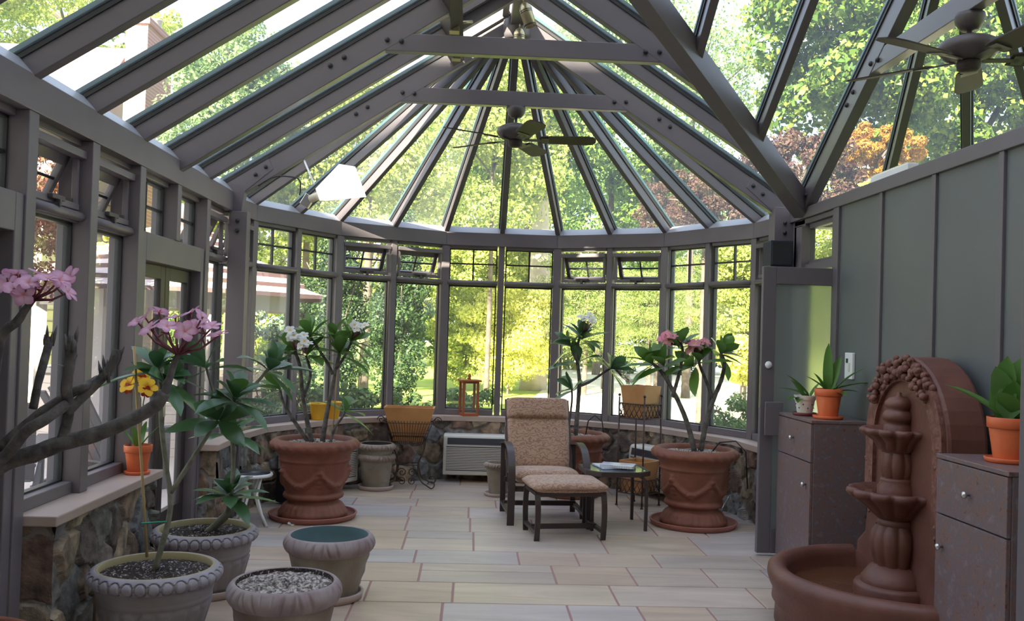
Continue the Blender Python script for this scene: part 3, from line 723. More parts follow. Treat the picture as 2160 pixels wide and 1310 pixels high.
# transom window over the doorway
WN[0] += 1; f = MB(); x0, x1 = XR+.0, XR+.10
f.box(x0, x1, 6.46, 7.30, 2.08, 2.14); f.box(x0, x1, 6.46, 7.30, 2.46, 2.50); f.box(x0, x1, 6.46, 6.52, 2.14, 2.46); f.box(x0, x1, 7.12, 7.30, 2.14, 2.46)
f.box(x0+.03, x1-.02, 6.52, 6.57, 2.14, 2.46); f.box(x0+.03, x1-.02, 7.05, 7.12, 2.14, 2.46); f.box(x0+.03, x1-.02, 6.52, 7.12, 2.42, 2.46); f.box(x0+.03, x1-.02, 6.52, 7.12, 2.14, 2.17)
o = f.build('window_%d' % WN[0], m_batten, bevel=.004); struct(o, 'small transom window above the side doorway', 'window')
g = MB(); g.box(x0+.055, x0+.063, 6.57, 7.05, 2.17, 2.42); g.build('pane', m_glass, o)
mb = MB(); mb.box(XR+.0, XR+.12, 7.22, 7.36, 0, 2.50); trim(mb, 'far jamb of the side doorway', 'jamb', m_batten)
# open door leaf standing across the room
f = MB(); ly0, ly1 = 6.44, 6.485; lx0, lx1 = 2.07, 2.84; zt = 2.065; w = .095
f.box(lx0, lx0+w, ly0, ly1, .02, zt); f.box(lx1-w, lx1, ly0, ly1, .02, zt); f.box(lx0+w, lx1-w, ly0, ly1, zt-.125, zt); f.box(lx0+w, lx1-w, ly0, ly1, .02, .20)
dl = f.build('door_3', m_batten, bevel=.004); struct(dl, 'open side door with frosted glass standing in front of the doorway', 'door')
g = MB(); g.box(lx0+w, lx1-w, ly0+.015, ly0+.027, .20, zt-.125); g.build('pane', m_frost, dl)
k = MB(); k.lathe([(.001, -.012), (.022, -.012), (.026, 0), (.02, .012), (.001, .014)], 0, 0, 0, 20); ko = k.build('lock_cylinder', m_white, dl); ko.location = (lx0+.05, ly0-.008, 1.36); ko.rotation_euler = (PI/2, 0, 0)
k = MB(); k.box(lx0+.02, lx0+.15, ly0-.05, ly0-.035, .86, 1.10); k.box(lx0+.03, lx0+.06, ly0-.035, ly0, .90, 1.06); k.build('pull_plate', m_batten, dl, bevel=.006)
k = MB(); k.box(lx0-.003, lx0, ly0+.01, ly0+.03, 1.05, 1.35); k.build('latch_strip', m_steel, dl)

# right foreground jamb
p = at(2150, 900, y=2.96); mb = MB(); mb.box(p.x, p.x+.155, 2.84, 2.96, 0, 2.50); jb = trim(mb, 'grey jamb post at the right edge of the picture', 'jamb', m_batten)
# unseen back wall of the house behind the camera, sized to shade the room
mb = MB(); mb.box(-14, 11, -1.0, -.6, 0, 9.5); o = mb.build('wall_back', m_backwall); struct(o, 'tall house wall behind the camera', 'wall')

# ================================================================ plants: shared makers
def leaf_into(mb, base, d, up, L, W, droop=.25, fold=.25, segs=5, shape='plum'):
    """one leaf: a folded, arching blade growing from base along d"""
    d = V(d).normalized(); s = d.cross(V(up)); s = s.normalized() if s.length > 1e-3 else d.orthogonal().normalized(); u = s.cross(d).normalized()
    vs = []; fs = []
    for i in range(segs+1):
        t = i/segs
        if shape == 'plum': w = W*.5*max(.03, (math.sin(PI*min(1, t**1.15))**.75)*(1.0 if t < .999 else 0))
        elif shape == 'strap': w = W*.5*max(.04, math.sin(PI*(.12+.88*t)**.8)**.6)
        else: w = W*.5*math.sin(PI*t)
        if i == 0: w = W*.06
        if i == segs: w = .002
        c = V(base) + d*(L*t*(1-.25*droop*t)) - V((0, 0, 1))*(L*droop*t*t) + u*0
        vs += [c - s*w + u*w*fold, c, c + s*w + u*w*fold]
        if i:
            a = (i-1)*3; b = i*3; fs += [(a, a+1, b+1, b), (a+1, a+2, b+2, b+1)]
    mb.add(vs, fs, True)

def rosette(mb, c, axis, n, L, W, rnd, lo=20, hi=80, droop=.3):
    axis = V(axis).normalized(); e1 = axis.orthogonal().normalized(); e2 = axis.cross(e1)
    for i in range(n):
        a = i*2.399+rnd.uniform(-.3, .3); t = i/max(1, n-1); el = math.radians(lo+(hi-lo)*(1-t)+rnd.uniform(-8, 8))
        d = axis*math.cos(el) + (e1*math.cos(a)+e2*math.sin(a))*math.sin(el)
        l = L*rnd.uniform(.75, 1.1)*(.65+.35*(1-t))
        leaf_into(mb, V(c) - axis*.03*(1-t), d, axis, l, W*rnd.uniform(.85, 1.15), droop*rnd.uniform(.6, 1.4), rnd.uniform(.1, .35))

def flower_into(mb, c, axis, r, rnd, edge, mid, eye):
    axis = V(axis).normalized(); e1 = axis.orthogonal().normalized(); e2 = axis.cross(e1); a0 = rnd.uniform(0, 6)
    for k in range(5):
        a = a0+k*2*PI/5; d = e1*math.cos(a)+e2*math.sin(a); s = axis.cross(d)
        vs = []; cs = []; fs = []
        for i in range(5):
            t = i/4; w = r*.40*[.14, .62, 1.0, .92, .30][i]; lift = r*(.45*t**.7 - .28*t*t) ; tw = .18
            p = V(c) + d*(r*t) + axis*lift
            vs += [p - s*w + axis*(w*tw), p, p + s*w*1.0 - axis*(w*tw*.6)]
            col = tuple(eye[j]*(1-min(1, t*2.2)) + (mid[j]*(1-t)+edge[j]*t)*min(1, t*2.2) for j in range(3))
            ce = tuple(col[j]*.5+edge[j]*.5 for j in range(3)) if t > .2 else col
            cs += [ce, col, col]
            if i: b = (i-1)*3; q = i*3; fs += [(b, b+1, q+1, q), (b+1, b+2, q+2, q+1)]
        mb.add(vs, fs, True, cs)

PINK = ((.62, .25, .42), (.90, .74, .85), (.75, .28, .30)); WHITE = ((.80, .82, .84), (.85, .85, .80), (.85, .6, .1)); PINK2 = ((.75, .22, .36), (.85, .50, .52), (.9, .55, .2))
def flower_head(parent, root, tips, rnd, r, cols, droop=0, stem_r=.004):
    """a branching truss: stalks from root to each tip, with an open flower on each"""
    st = MB(); root = V(root)
    for tip in tips:
        tip = V(tip); mid = root.lerp(tip, .55) + V((0, 0, -(tip-root).length*.10)); st.tube([root, mid, tip], [stem_r*1.5, stem_r, stem_r*.7], 6)
        for _ in range(2):
            q = mid.lerp(tip, rnd.uniform(.2, .9)); e = q + V((rnd.uniform(-1, 1), rnd.uniform(-1, 1), rnd.uniform(.1, 1))).normalized()*r*.7; st.tube([q, e], [stem_r*.7, stem_r*.8], 5)
    st.build('flower_stalk', m_pedicel, parent)
    for tip in tips:
        fm = MB(); ax = (V(tip)-root).normalized()*.5 + V((rnd.uniform(-.7, .7), rnd.uniform(-.8, .2), rnd.uniform(-.1, .8)))
        flower_into(fm, tip, ax, r*rnd.uniform(.85, 1.15), rnd, *cols); fm.build('flower', m_petal, parent)

def smooth_path(pts, n=4):
    pts = [V(p) for p in pts]; out = []
    for i in range(len(pts)-1):
        p0 = pts[max(0, i-1)]; p1 = pts[i]; p2 = pts[i+1]; p3 = pts[min(len(pts)-1, i+2)]
        for k in range(n):
            t = k/n; out.append(.5*((2*p1)+(p2-p0)*t+(2*p0-5*p1+4*p2-p3)*t*t+(3*p1-p0-3*p2+p3)*t**3))
    out.append(pts[-1]); return out
def limb(mb, pts, r0, r1, seg=8, wob=.0, n=4, rnd=None):
    P = smooth_path(pts, n); k = len(P); mb.tube(P, [(r0+(r1-r0)*i/(k-1))*(1+(rnd.uniform(-wob, wob) if rnd else 0)) for i in range(k)], seg)

# ---------------------------------------------------------------- pots
def soil_disc(r, z, material, parent, name='soil', seed=1, bump=.012):
    mb = MB(); rn = random.Random(seed)
    prof = [(.0005, z+.012)] + [(r*k/9, z+.012*(1-k/9)) for k in range(1, 10)]
    mb.lathe(prof, seg=40, fn=lambda a, i, rr, zz: 0); mb.v = [(x, y, zz+(rn.uniform(-bump, bump) if x*x+y*y < (r*.97)**2 else 0)) for x, y, zz in mb.v]
    return mb.build(name, material, parent)

def urn_body(parent, Rr=.355, Hh=.62):
    """big brown terracotta urn: rolled rim, waisted foot, garlands with tassels in relief"""
    def swag(a, i, r, z):
        d = 0; nf = 5; ph = ((a/(2*PI))*nf) % 1.0; x = (ph-.5)*2
        if .20 < z < .44:
            zc = .255 + .125*x*x; w = abs(z-zc)
            if w < .036: d += .022*math.cos(w/.036*PI/2)*(1+.25*math.cos(w*420))
            dt = min(ph, 1-ph)*2*PI/nf*r
            if .25 < z < .41 and dt < .036: d += .018*math.cos(dt/.036*PI/2)*(.7+.3*math.cos(z*150))
        if z > .545 and r > Rr-.05: d += .006*math.cos(a*26+z*80)
        if z < .105 and z > .02: d += .003*math.cos(a*30)
        return d
    k = Rr/.355; hz = Hh/.62
    raw = [(.0, .0), (.262, 0), (.272, .012), (.272, .04), (.258, .055), (.25, .075), (.232, .10), (.205, .118), (.198, .132), (.205, .142), (.222, .146), (.236, .155), (.242, .17), (.236, .186), (.222, .196)]
    raw += [(.222+.052*((i+1)/22)**.8, .196+.234*(i+1)/22) for i in range(22)]
    raw += [(.278, .445), (.288, .452), (.282, .462), (.285, .485), (.298, .515), (.320, .535), (.345, .548), (.355, .565), (.355, .585), (.342, .605), (.322, .617), (.303, .62), (.290, .612), (.283, .595), (.278, .55)]
    mb = MB(); mb.lathe([(max(.001, r*k), z*hz) for r, z in raw], seg=160, fn=lambda a, i, r, z: swag(a, i, r/k, z/hz) if i > 0 and i < len(raw)-6 else 0)
    return mb.build('urn', m_terra, parent)

def saucer(name, r, label, loc, m, group=None, h=.045, t=.018):
    mb = MB(); mb.lathe([(.001, 0), (r*.9, 0), (r*.95, .004), (r, h*.9), (r-.004, h), (r-t*.8, h), (r-t, h*.9), (r-t-.006, .014), (.001, .012)], seg=64)
    o = mb.build(name, m); o.location = loc; return tag(o, label, 'saucer', group)

def wall_pot(parent, r1, r0, h, rim_h, m_body, m_rim, t=.02, lobes=0, arch=0, carved=False, inner=None, name='pot', foot=.02):
    """tapering garden pot with rolled, carved rim"""
    n = 26; body = [(.001, 0), (r0, 0), (r0+.004, .01)] + [(r0+(r1-.03-r0)*(i/n)**.9, .012+(h-rim_h-.012)*i/n) for i in range(1, n+1)]
    def fb(a, i, r, z):
        d = 0
        if arch:
            zt = h*.52
            if .02 < z < zt:
                ph = (a/(2*PI)*arch) % 1; x = (ph-.5)*2; top = zt-.05*abs(x)**3
                d += .010*(1-abs(x)**4) if z < top else 0
            if abs(z-h*.57) < .006: d += .005
        if carved:
            d += .006*math.sin(a*5+z*30)*math.sin(z*40)*max(0, math.sin(a*2.5+.8)) if z > .05 else 0
        return d
    mb = MB(); mb.lathe(body, seg=128, fn=fb); b = mb.build(name, m_body, parent)
    z0 = h-rim_h; rim = [(r1-.035, z0-.004)] + [(r1-.03+.03*max(0, math.sin(PI*i/24))**.7, z0+rim_h*i/24) for i in range(0, 25)] + [(r1-.034, h+.001), (r1-.042, h-.004), (r1-.046, h-.03)]
    def fr(a, i, r, z):
        y = (z-z0)/rim_h
        if not (.04 < y < .96) or i == 0 or i > 25: return 0
        if lobes:
            ph = (a/(2*PI)*lobes) % 1; x = abs(ph-.5)*2; e = (x/.86)**2.4 + abs((y-.46)/.40)**3.2
            return .004 if e < .62 else -.009 if e < 1.05 else .001
        if carved:
            ph = (a/(2*PI)*6) % 1; x = (ph-.5)*2; q = math.sin(abs(x)*PI*5.2 + y*3.2 - 2.0)
            return (-.012*max(0, q)**2*math.sin(PI*y)) if abs(x) < .82 else 0
        return 0
    mb = MB(); mb.lathe(rim, seg=384, fn=fr); mb.build('rim', m_rim, parent)
    return b
def inner_wall(parent, r1, r0, h, m, depth):
    mb = MB(); mb.lathe([(r1-.044, h-.002), (r1-.05, h-.04), (r0-.02+(r1-r0)*.3, h-depth), (.001, h-depth)], seg=64); return mb.build('pot_interior', m, parent)

# ---------------------------------------------------------------- the two big urns with plumeria, and a third behind the chair
def leaves_on(parent, spots, rnd, mtl=None, L=.26, W=.085, n=9, name='foliage', droop=.3):
    for c, ax, k in spots:
        mb = MB(); rosette(mb, c, ax, int(n*k), L, W, rnd, 15, 98, droop); mb.build(name, mtl or m_plum, parent)

# right urn (at (1.87, 7.46))
UR = (1.865, 7.47, .014); rn = random.Random(21)
sr = saucer('saucer', .358, 'wide terracotta saucer under the right-hand urn by the glass door', (1.865, 7.47, 0), m_terra_d, 'large urn saucers')
ur = thing('potted_plumeria', 'pink-flowered plumeria in a garlanded brown urn right of the side table', 'potted plant', UR, 0, 'plumerias in garlanded urns')
urn_body(ur); soil_disc(.285, .575, m_gravel, ur, seed=3)
def L_(o, *p): return [V(q)-V(o) for q in p]
mb = MB(); A = lambda u, v, y=7.47: at(u, v, y=y)-V(UR)
limb(mb, [(-.0, .0, .57), A(1452, 900), A(1430, 845), A(1400, 790, 7.5), A(1378, 768, 7.55)], .024, .014, 8, .06, 4, rn)
limb(mb, [A(1418, 838), A(1432, 790), A(1440, 740), A(1430, 715)], .016, .010, 8, .06, 4, rn)
limb(mb, [(.05, .02, .57), A(1490, 890), A(1506, 840), A(1522, 800), A(1528, 765), A(1520, 745)], .024, .013, 8, .06, 4, rn)
limb(mb, [A(1503, 838), A(1490, 805), A(1476, 770), A(1472, 752)], .016, .010, 8, .06, 4, rn)
mb.build('stem', m_bark, ur)
leaves_on(ur, [(A(1376, 766, 7.55), (-.6, 0, .8), 1.25), (A(1432, 728), (.0, -.2, 1), .9), (A(1400, 770), (-.3, -.4, .8), .55), (A(1522, 742), (.55, 0, .85), 1.2), (A(1476, 760), (-.1, -.3, 1), .8), (A(1462, 770), (-.6, -.2, .5), .5)], rn, m_plumy, .34, .10, 11, droop=.15)
def tips(u, v, y, w, h, n, rnd, o, zj=.05):
    return [at(u+rnd.uniform(-w, w), v+rnd.uniform(-h, h), y=y+rnd.uniform(-zj, zj))-V(o) for _ in range(n)]
flower_head(ur, A(1424, 728), tips(1412, 716, 7.43, 24, 9, 7, rn, UR), rn, .048, PINK2)
flower_head(ur, A(1472, 752), tips(1474, 732, 7.43, 26, 10, 7, rn, UR), rn, .048, PINK2)

# left urn
UL = (-1.235, 7.44, .014); rn = random.Random(22)
saucer('saucer', .352, 'wide terracotta saucer under the left-hand urn beside the folding stool', (-1.235, 7.44, 0), m_terra_d, 'large urn saucers')
ul = thing('potted_plumeria', 'white-flowered many-stemmed plumeria in a garlanded brown urn on the left', 'potted plant', UL, 0, 'plumerias in garlanded urns')
urn_body(ul); soil_disc(.285, .575, m_gravel, ul, seed=4)
mb = MB(); A = lambda u, v, y=7.44: at(u, v, y=y)-V(UL)
limb(mb, [(-.02, 0, .57), A(648, 890), A(638, 830), A(633, 775), A(622, 740)], .022, .012, 8, .06, 4, rn)
limb(mb, [A(640, 840), A(655, 790), A(645, 750)], .014, .010, 8, .05, 4, rn)
limb(mb, [(.05, .03, .57), A(688, 880), A(700, 820), A(716, 745)], .022, .012, 8, .06, 4, rn)
limb(mb, [A(702, 790), A(690, 765), A(668, 730), A(652, 708)], .014, .010, 8, .05, 4, rn)
limb(mb, [A(705, 785), A(728, 750), A(742, 720)], .013, .009, 8, .05, 4, rn)
limb(mb, [(-.05, .02, .57), A(615, 880), A(598, 850), A(590, 820)], .018, .010, 8, .05, 4, rn)
limb(mb, [(.12, -.02, .57), A(705, 905), A(722, 880), A(728, 868)], .013, .008, 8, .05, 4, rn)
mb.build('stem', m_bark, ul)
leaves_on(ul, [(A(620, 735), (-.5, 0, .9), 1.1), (A(648, 745), (.1, -.2, 1), .8), (A(716, 742), (.1, 0, 1), 1.15), (A(655, 705), (-.3, 0, 1), 1.0), (A(742, 718), (.6, 0, .8), 1.0), (A(590, 818), (-.5, -.2, .8), .8), (A(702, 712), (.2, .2, 1), .6), (A(728, 866), (.4, -.1, .9), .55)], rn, m_plumy, .34, .095, 11, droop=.18)
flower_head(ul, A(625, 738), tips(618, 706, 7.2, 24, 9, 7, rn, UL), rn, .042, WHITE); flower_head(ul, A(645, 745), tips(645, 722, 7.2, 14, 8, 4, rn, UL), rn, .040, WHITE)
flower_head(ul, A(742, 715), tips(760, 688, 7.3, 14, 8, 7, rn, UL), rn, .042, WHITE)
mb = MB(); mb.tube([A(703, 905), A(713, 745)], .006, 6); mb.build('support_cane', m_bamboo, ul)

# urn behind the chair
UM = (.99, 8.72, .0); rn = random.Random(23)
um = thing('potted_plumeria', 'tall single-stemmed plumeria in a garlanded brown urn behind the patio chair', 'potted plant', UM, 0, 'plumerias in garlanded urns')
urn_body(um, .355, .60); soil_disc(.285, .555, m_gravel, um, seed=5)
mb = MB(); A = lambda u, v, y=8.72: at(u, v, y=y)-V(UM)
limb(mb, [(.03, 0, .55), A(1221, 830), A(1222, 800), A(1218, 765), A(1216, 740), A(1226, 700)], .022, .012, 8, .05, 4, rn)
limb(mb, [A(1221, 815), A(1245, 805), A(1275, 785), A(1292, 775)], .014, .010, 8, .05, 4, rn)
limb(mb, [(-.05, 0, .55), A(1206, 850), A(1206, 820)], .012, .008, 8, .05, 4, rn)
limb(mb, [A(1216, 762), A(1206, 740), A(1204, 728)], .010, .007, 8, .05, 4, rn)
mb.build('stem', m_bark, um)
leaves_on(um, [(A(1228, 712), (.1, -.1, 1), 1.3), (A(1290, 776), (.7, -.1, .7), 1.4), (A(1204, 728), (-.6, 0, .8), .7), (A(1206, 820), (-.5, -.2, .6), .7), (A(1222, 760), (-.1, -.2, .8), .5)], rn, m_plum, .36, .105, 11, droop=.22)
flower_head(um, A(1230, 705), tips(1240, 672, 8.6, 16, 7, 7, rn, UM), rn, .046, WHITE)
flower_head(um, A(1295, 775), tips(1328, 800, 8.65, 10, 6, 3, rn, UM), rn, .028, WHITE)
mb = MB(); mb.tube([V((.14, .1, .57)), V((.16, .1, .70)), V((.22, .08, .76)), V((.29, .05, .70)), V((.31, .04, .57))], .006, 6); mb.build('irrigation_hose', m_black, um)
mb = MB(); mb.tube([V((.16, .08, .57)), V((.22, .06, .66)), V((.34, .0, .68)), V((.41, -.05, .60)), V((.43, -.06, .3))], .006, 6); mb.build('irrigation_hose', m_black, ur)

# ---------------------------------------------------------------- grey pots in the left foreground
GA = (-1.475, 4.46, .03); rn = random.Random(31)
saucer('saucer', .235, 'pink-tan saucer under the grey pot nearest the left sill end', (GA[0], GA[1], 0), m_saucer, 'small pot saucers')
ga = thing('potted_plumeria', 'forked plumeria tied to a bamboo cane in a grey lobed-rim pot', 'potted plant', GA, 0, 'plumerias in grey lobed pots')
wall_pot(ga, .305, .205, .335, .075, m_greypot, m_greyrim, lobes=32, arch=20); soil_disc(.262, .30, m_soil, ga, seed=6)
mb = MB(); mb.lathe([(.268, .3345), (.262, .337), (.256, .333), (.258, .29)], seg=64); mb.build('rim_lip', m_rimy, ga)
A = lambda u, v, y=4.46: at(u, v, y=y)-V(GA)
mb = MB(); limb(mb, [(-.01, 0, .30), A(355, 1100), A(359, 1045), A(350, 980), A(340, 890), A(338, 800, 4.5), A(330, 775, 4.5)], .015, .010, 8, .05, 4, rn)
limb(mb, [A(360, 1040), A(395, 985), A(430, 930), A(465, 880, 4.55)], .012, .010, 8, .05, 4, rn)
limb(mb, [A(465, 880, 4.55), A(500, 850, 4.6), A(548, 800, 4.75), A(568, 775, 4.8)], .009, .008, 8, .05, 4, rn)
limb(mb, [A(465, 880, 4.55), A(488, 860, 4.5), A(495, 840, 4.5)], .009, .008, 8, .05, 4, rn)
mb.build('stem', m_barkg, ga)
leaves_on(ga, [(A(332, 775, 4.5), (0, -.1, 1), 1.0), (A(348, 800, 4.45), (.4, -.3, .5), .7), (A(495, 838, 4.5), (.2, -.1, .9), 1.5), (A(460, 885, 4.5), (.0, -.4, .4), .8), (A(570, 775, 4.8), (.3, 0, .9), 1.3), (A(432, 770, 4.6), (-.4, 0, .8), .8)], rn, m_plum, .29, .082, 11, droop=.25)
limbm = MB(); limb(limbm, [A(465, 882, 4.55), A(448, 820, 4.6), A(434, 772, 4.6)], .009, .007, 6, .05, 4, rn); limbm.build('stem', m_barkg, ga)
mb = MB(); mb.tube([A(310, 1175), A(300, 1000), A(290, 860), A(283, 730)], .007, 8); mb.build('support_cane', m_bamboo, ga)
mb = MB(); mb.tube([A(298, 1104, 4.44), A(325, 1102, 4.44), A(352, 1100, 4.44)], .004, 6); mb.build('plant_tie', m_tie, ga)

GB = (-1.49, 5.31, .03); rn = random.Random(32)
saucer('saucer', .24, 'pink-tan saucer under the grey pot beside the folding stool', (GB[0], GB[1], 0), m_saucer, 'small pot saucers')
gb = thing('potted_plumeria', 'short leafy plumeria in a grey lobed-rim pot, the second pot from the front', 'potted plant', GB, 0, 'plumerias in grey lobed pots')
wall_pot(gb, .295, .20, .335, .075, m_greypot, m_greyrim, lobes=32, arch=20); soil_disc(.252, .30, m_soil, gb, seed=7)
mb = MB(); mb.lathe([(.258, .3345), (.252, .337), (.246, .333), (.248, .29)], seg=64); mb.build('rim_lip', m_rimy, gb)
A = lambda u, v, y=5.31: at(u, v, y=y)-V(GB)
mb = MB(); limb(mb, [(.0, 0, .29), A(482, 1080), A(484, 1045)], .024, .02, 8, .08, 4, rn); limb(mb, [A(484, 1050), A(490, 1020), A(492, 960), A(488, 905)], .014, .012, 8, .05, 4, rn); mb.build('stem', m_barkg, gb)
leaves_on(gb, [(A(484, 1040), (0, -.1, 1), 1.9), (A(488, 910), (0, -.1, 1), 1.3)], rn, m_plum, .29, .085, 11, droop=.25)
# carved pots
CP = (-.825, 4.27, .0); cp = thing('garden_pot', 'carved mauve-brown pot full of pale gravel at the bottom of the picture', 'pot', CP, .4, 'carved garden pots')
wall_pot(cp, .262, .175, .36, .10, m_carved, m_carvedrim, carved=True); soil_disc(.218, .338, m_gravel, cp, 'gravel', 8); inner_wall(cp, .262, .19, .36, m_soil, .05)
DP = (-.77, 5.24, .03); dp = thing('garden_pot', 'empty carved olive-brown pot with a blue-green inside', 'pot', DP, 1.1, 'carved garden pots')
wall_pot(dp, .258, .165, .33, .095, m_carvedg, m_carvedrim, carved=True); inner_wall(dp, .258, .175, .33, m_blueint, .26)
saucer('saucer', .20, 'grey-pink saucer under the empty blue-lined pot', (DP[0], DP[1], 0), m_saucer, 'small pot saucers')
# two stacked small pots
SP = (-.875, 8.80, .022)
saucer('saucer', .172, 'pale saucer under the two stacked pots', (SP[0], SP[1], 0), m_saucer, 'small pot saucers', h=.04)
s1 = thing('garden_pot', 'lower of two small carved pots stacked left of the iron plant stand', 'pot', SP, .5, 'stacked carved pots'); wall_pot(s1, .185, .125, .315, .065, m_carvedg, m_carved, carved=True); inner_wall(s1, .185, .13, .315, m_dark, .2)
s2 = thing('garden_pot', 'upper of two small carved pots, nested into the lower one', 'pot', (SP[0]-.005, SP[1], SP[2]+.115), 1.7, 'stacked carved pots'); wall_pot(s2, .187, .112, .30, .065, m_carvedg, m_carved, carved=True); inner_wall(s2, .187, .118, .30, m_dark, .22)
# small pot left of the chair
QP = (.29, 8.62, .02); q = thing('garden_pot', 'small carved pot standing left of the patio chair', 'pot', QP, 0); wall_pot(q, .145, .085, .29, .055, m_carvedg, m_carved, carved=True); soil_disc(.10, .255, m_soil, q, seed=9)
saucer('saucer', .135, 'pale saucer under the small carved pot left of the chair', (QP[0], QP[1], 0), m_saucer, 'small pot saucers', h=.03)

# ---------------------------------------------------------------- foreground plumeria at the left edge
FY = 2.92; PF = (-1.59, 2.85, 0); rn = random.Random(41)
pf = thing('potted_plumeria', 'large leafless plumeria reaching in from the left edge with pink flower heads', 'potted plant', PF)
mb = MB(); mb.lathe([(.001, 0), (.19, 0), (.195, .02), (.26, .42), (.27, .44), (.30, .45), (.312, .475), (.312, .50), (.30, .525), (.28, .535), (.265, .525), (.26, .47)], seg=96); mb.build('pot', m_terra, pf); soil_disc(.262, .48, m_soil, pf, seed=10)
A = lambda u, v, y=FY: at(u, v, y=y)-V(PF)
mb = MB()
limb(mb, [(0, 0, .47), V((-.02, .05, .75)), A(-70, 1040, 2.82), A(0, 980), A(70, 958), A(130, 935), A(200, 917), A(270, 888), A(325, 858), A(348, 828)], .034, .019, 10, .05, 4, rn)
limb(mb, [A(346, 832), A(357, 800), A(366, 770), A(376, 746)], .014, .009, 8, .05, 4, rn)
limb(mb, [A(128, 936), A(140, 895), A(146, 858, 2.9), A(140, 820, 2.88), A(148, 760, 2.86), A(150, 715, 2.85)], .016, .017, 10, .05, 4, rn)
limb(mb, [A(140, 872, 2.9), A(170, 842, 2.92), A(205, 808, 2.94), A(235, 772, 2.95), A(247, 738, 2.96)], .015, .015, 10, .05, 4, rn)
limb(mb, [A(0, 946), A(45, 905), A(90, 868), A(150, 830), A(182, 815), A(205, 800, 3.0)], .018, .013, 10, .05, 4, rn)
limb(mb, [A(-60, 1000, 2.85), A(8, 965, 2.86), A(52, 912, 2.84), A(95, 885, 2.84), A(142, 852, 2.88)], .02, .016, 10, .05, 4, rn)
limb(mb, [A(70, 862, 3.0), A(80, 810, 3.0), A(95, 755, 3.02), A(106, 712, 3.04)], .013, .013, 10, .05, 4, rn)
limb(mb, [A(-60, 900), A(-25, 850), A(0, 715, 2.92), A(35, 680), A(52, 655), A(70, 632)], .022, .010, 8, .05, 4, rn)
mb.build('stem', m_bark, pf)
# leafless shoot tips: pointed leaf-stalk stubs
for (u, v, y, ax) in ((150, 715, 2.85, (0, 0, 1)), (247, 738, 2.96, (.25, 0, 1)), (106, 712, 3.04, (.1, 0, 1)), (222, 775, 2.95, (-.1, 0, 1))):
    mb = MB(); c = A(u, v, y); ax = V(ax).normalized(); e1 = ax.orthogonal().normalized(); e2 = ax.cross(e1)
    for k in range(8):
        a = k*2*PI/8+rn.uniform(-.2, .2); rr = .014*rn.uniform(.5, 1); b = c + (e1*math.cos(a)+e2*math.sin(a))*rr - ax*rn.uniform(.0, .05); t = b + ax*rn.uniform(.03, .055) + (e1*math.cos(a)+e2*math.sin(a))*.006
        mb.tube([b, b.lerp(t, .5), t], [.006, .0055, .001], 6)
    mb.build('leaf_stub', m_bark, pf)
r0 = A(375, 748); tp = [A(u, v, FY+dy) for u, v, dy in ((290, 680, .0), (318, 695, -.05), (335, 660, .05), (352, 690, -.06), (390, 700, -.04), (405, 660, .03), (425, 672, -.02), (448, 690, -.04), (462, 708, -.03), (308, 672, .06), (415, 690, .06), (370, 672, .06))]
flower_head(pf, r0, tp, rn, .036, PINK, stem_r=.0038)
r1 = A(70, 632); tp = [A(u, v, FY+dy) for u, v, dy in ((15, 600, 0), (35, 580, .05), (60, 598, -.05), (80, 580, .02), (100, 590, -.04), (30, 612, -.05), (125, 592, .0), (142, 618, -.03), (50, 622, -.06), (85, 612, .05), (148, 585, .04), (20, 588, .06))]
flower_head(pf, r1, tp, rn, .036, PINK, stem_r=.0038)
mb = MB(); leaf_into(mb, A(145, 780, 2.87), (.4, 0, .9), (0, -1, 0), .06, .012, .1); leaf_into(mb, A(142, 775, 2.87), (-.9, 0, .3), (0, 0, 1), .045, .01, .1); mb.build('young_leaf', m_barkg, pf)

# ---------------------------------------------------------------- sill plants
def flowerpot(parent, r, h, m, name='pot', seg=48, ribs=0):
    mb = MB(); mb.lathe([(.001, 0), (r*.68, 0), (r*.70, .004), (r*.90, h*.72), (r*.905, h*.74), (r*.98, h*.745), (r, h*.76), (r*1.02, h*.99), (r*1.01, h), (r*.95, h), (r*.93, h*.86), (.001, h*.85)], seg=seg, fn=(lambda a, i, rr, z: .0008*math.cos(z*900)) if ribs else None)
    mb.build(name, m, parent)
p = at(297, 1000, z=ZS); OP = (XL+.115, p.y, ZS+.024); rn = random.Random(51)
saucer('saucer', .072, 'small orange saucer under the pot on the left sill', (OP[0], OP[1], ZS), m_orange, 'orange plastic saucers', h=.02, t=.006)
op = thing('potted_orchid', 'orange pot of yellow-and-red flowers on the left window sill', 'potted plant', (OP[0], OP[1], ZS+.013))
flowerpot(op, .077, .155, m_orange)
mb = MB(); mb.tube([V((0, 0, .13)), V((.01, 0, .28)), V((.0, .01, .42)), V((-.03, .0, .50))], .004, 6); mb.tube([V((0, 0, .13)), V((.02, -.02, .26)), V((.03, -.03, .40)), V((.04, -.03, .47))], .004, 6); mb.build('stem', m_barkg, op)
mb = MB(); 
for a in range(4): leaf_into(mb, (0, 0, .12), (math.cos(a*1.6), math.sin(a*1.6), 1.6), (0, 0, 1), .26, .04, .2, .2, 5, 'strap')
mb.build('foliage', m_orchid, op)
for c, dx in (((-.06, -.01, .50), -.3), ((.05, -.03, .485), .3), ((.0, .03, .55), .1)):
    mb = MB(); flower_into(mb, c, (dx, -.6, .5), .062, rn, (.80, .48, .02), (.85, .50, .02), (.35, .03, .01)); flower_into(mb, V(c)+V((0, -.012, -.02)), (dx, -.8, .0), .035, rn, (.28, .02, .01), (.5, .08, .01), (.7, .3, .02)); mb.build('flower', m_petal, op)

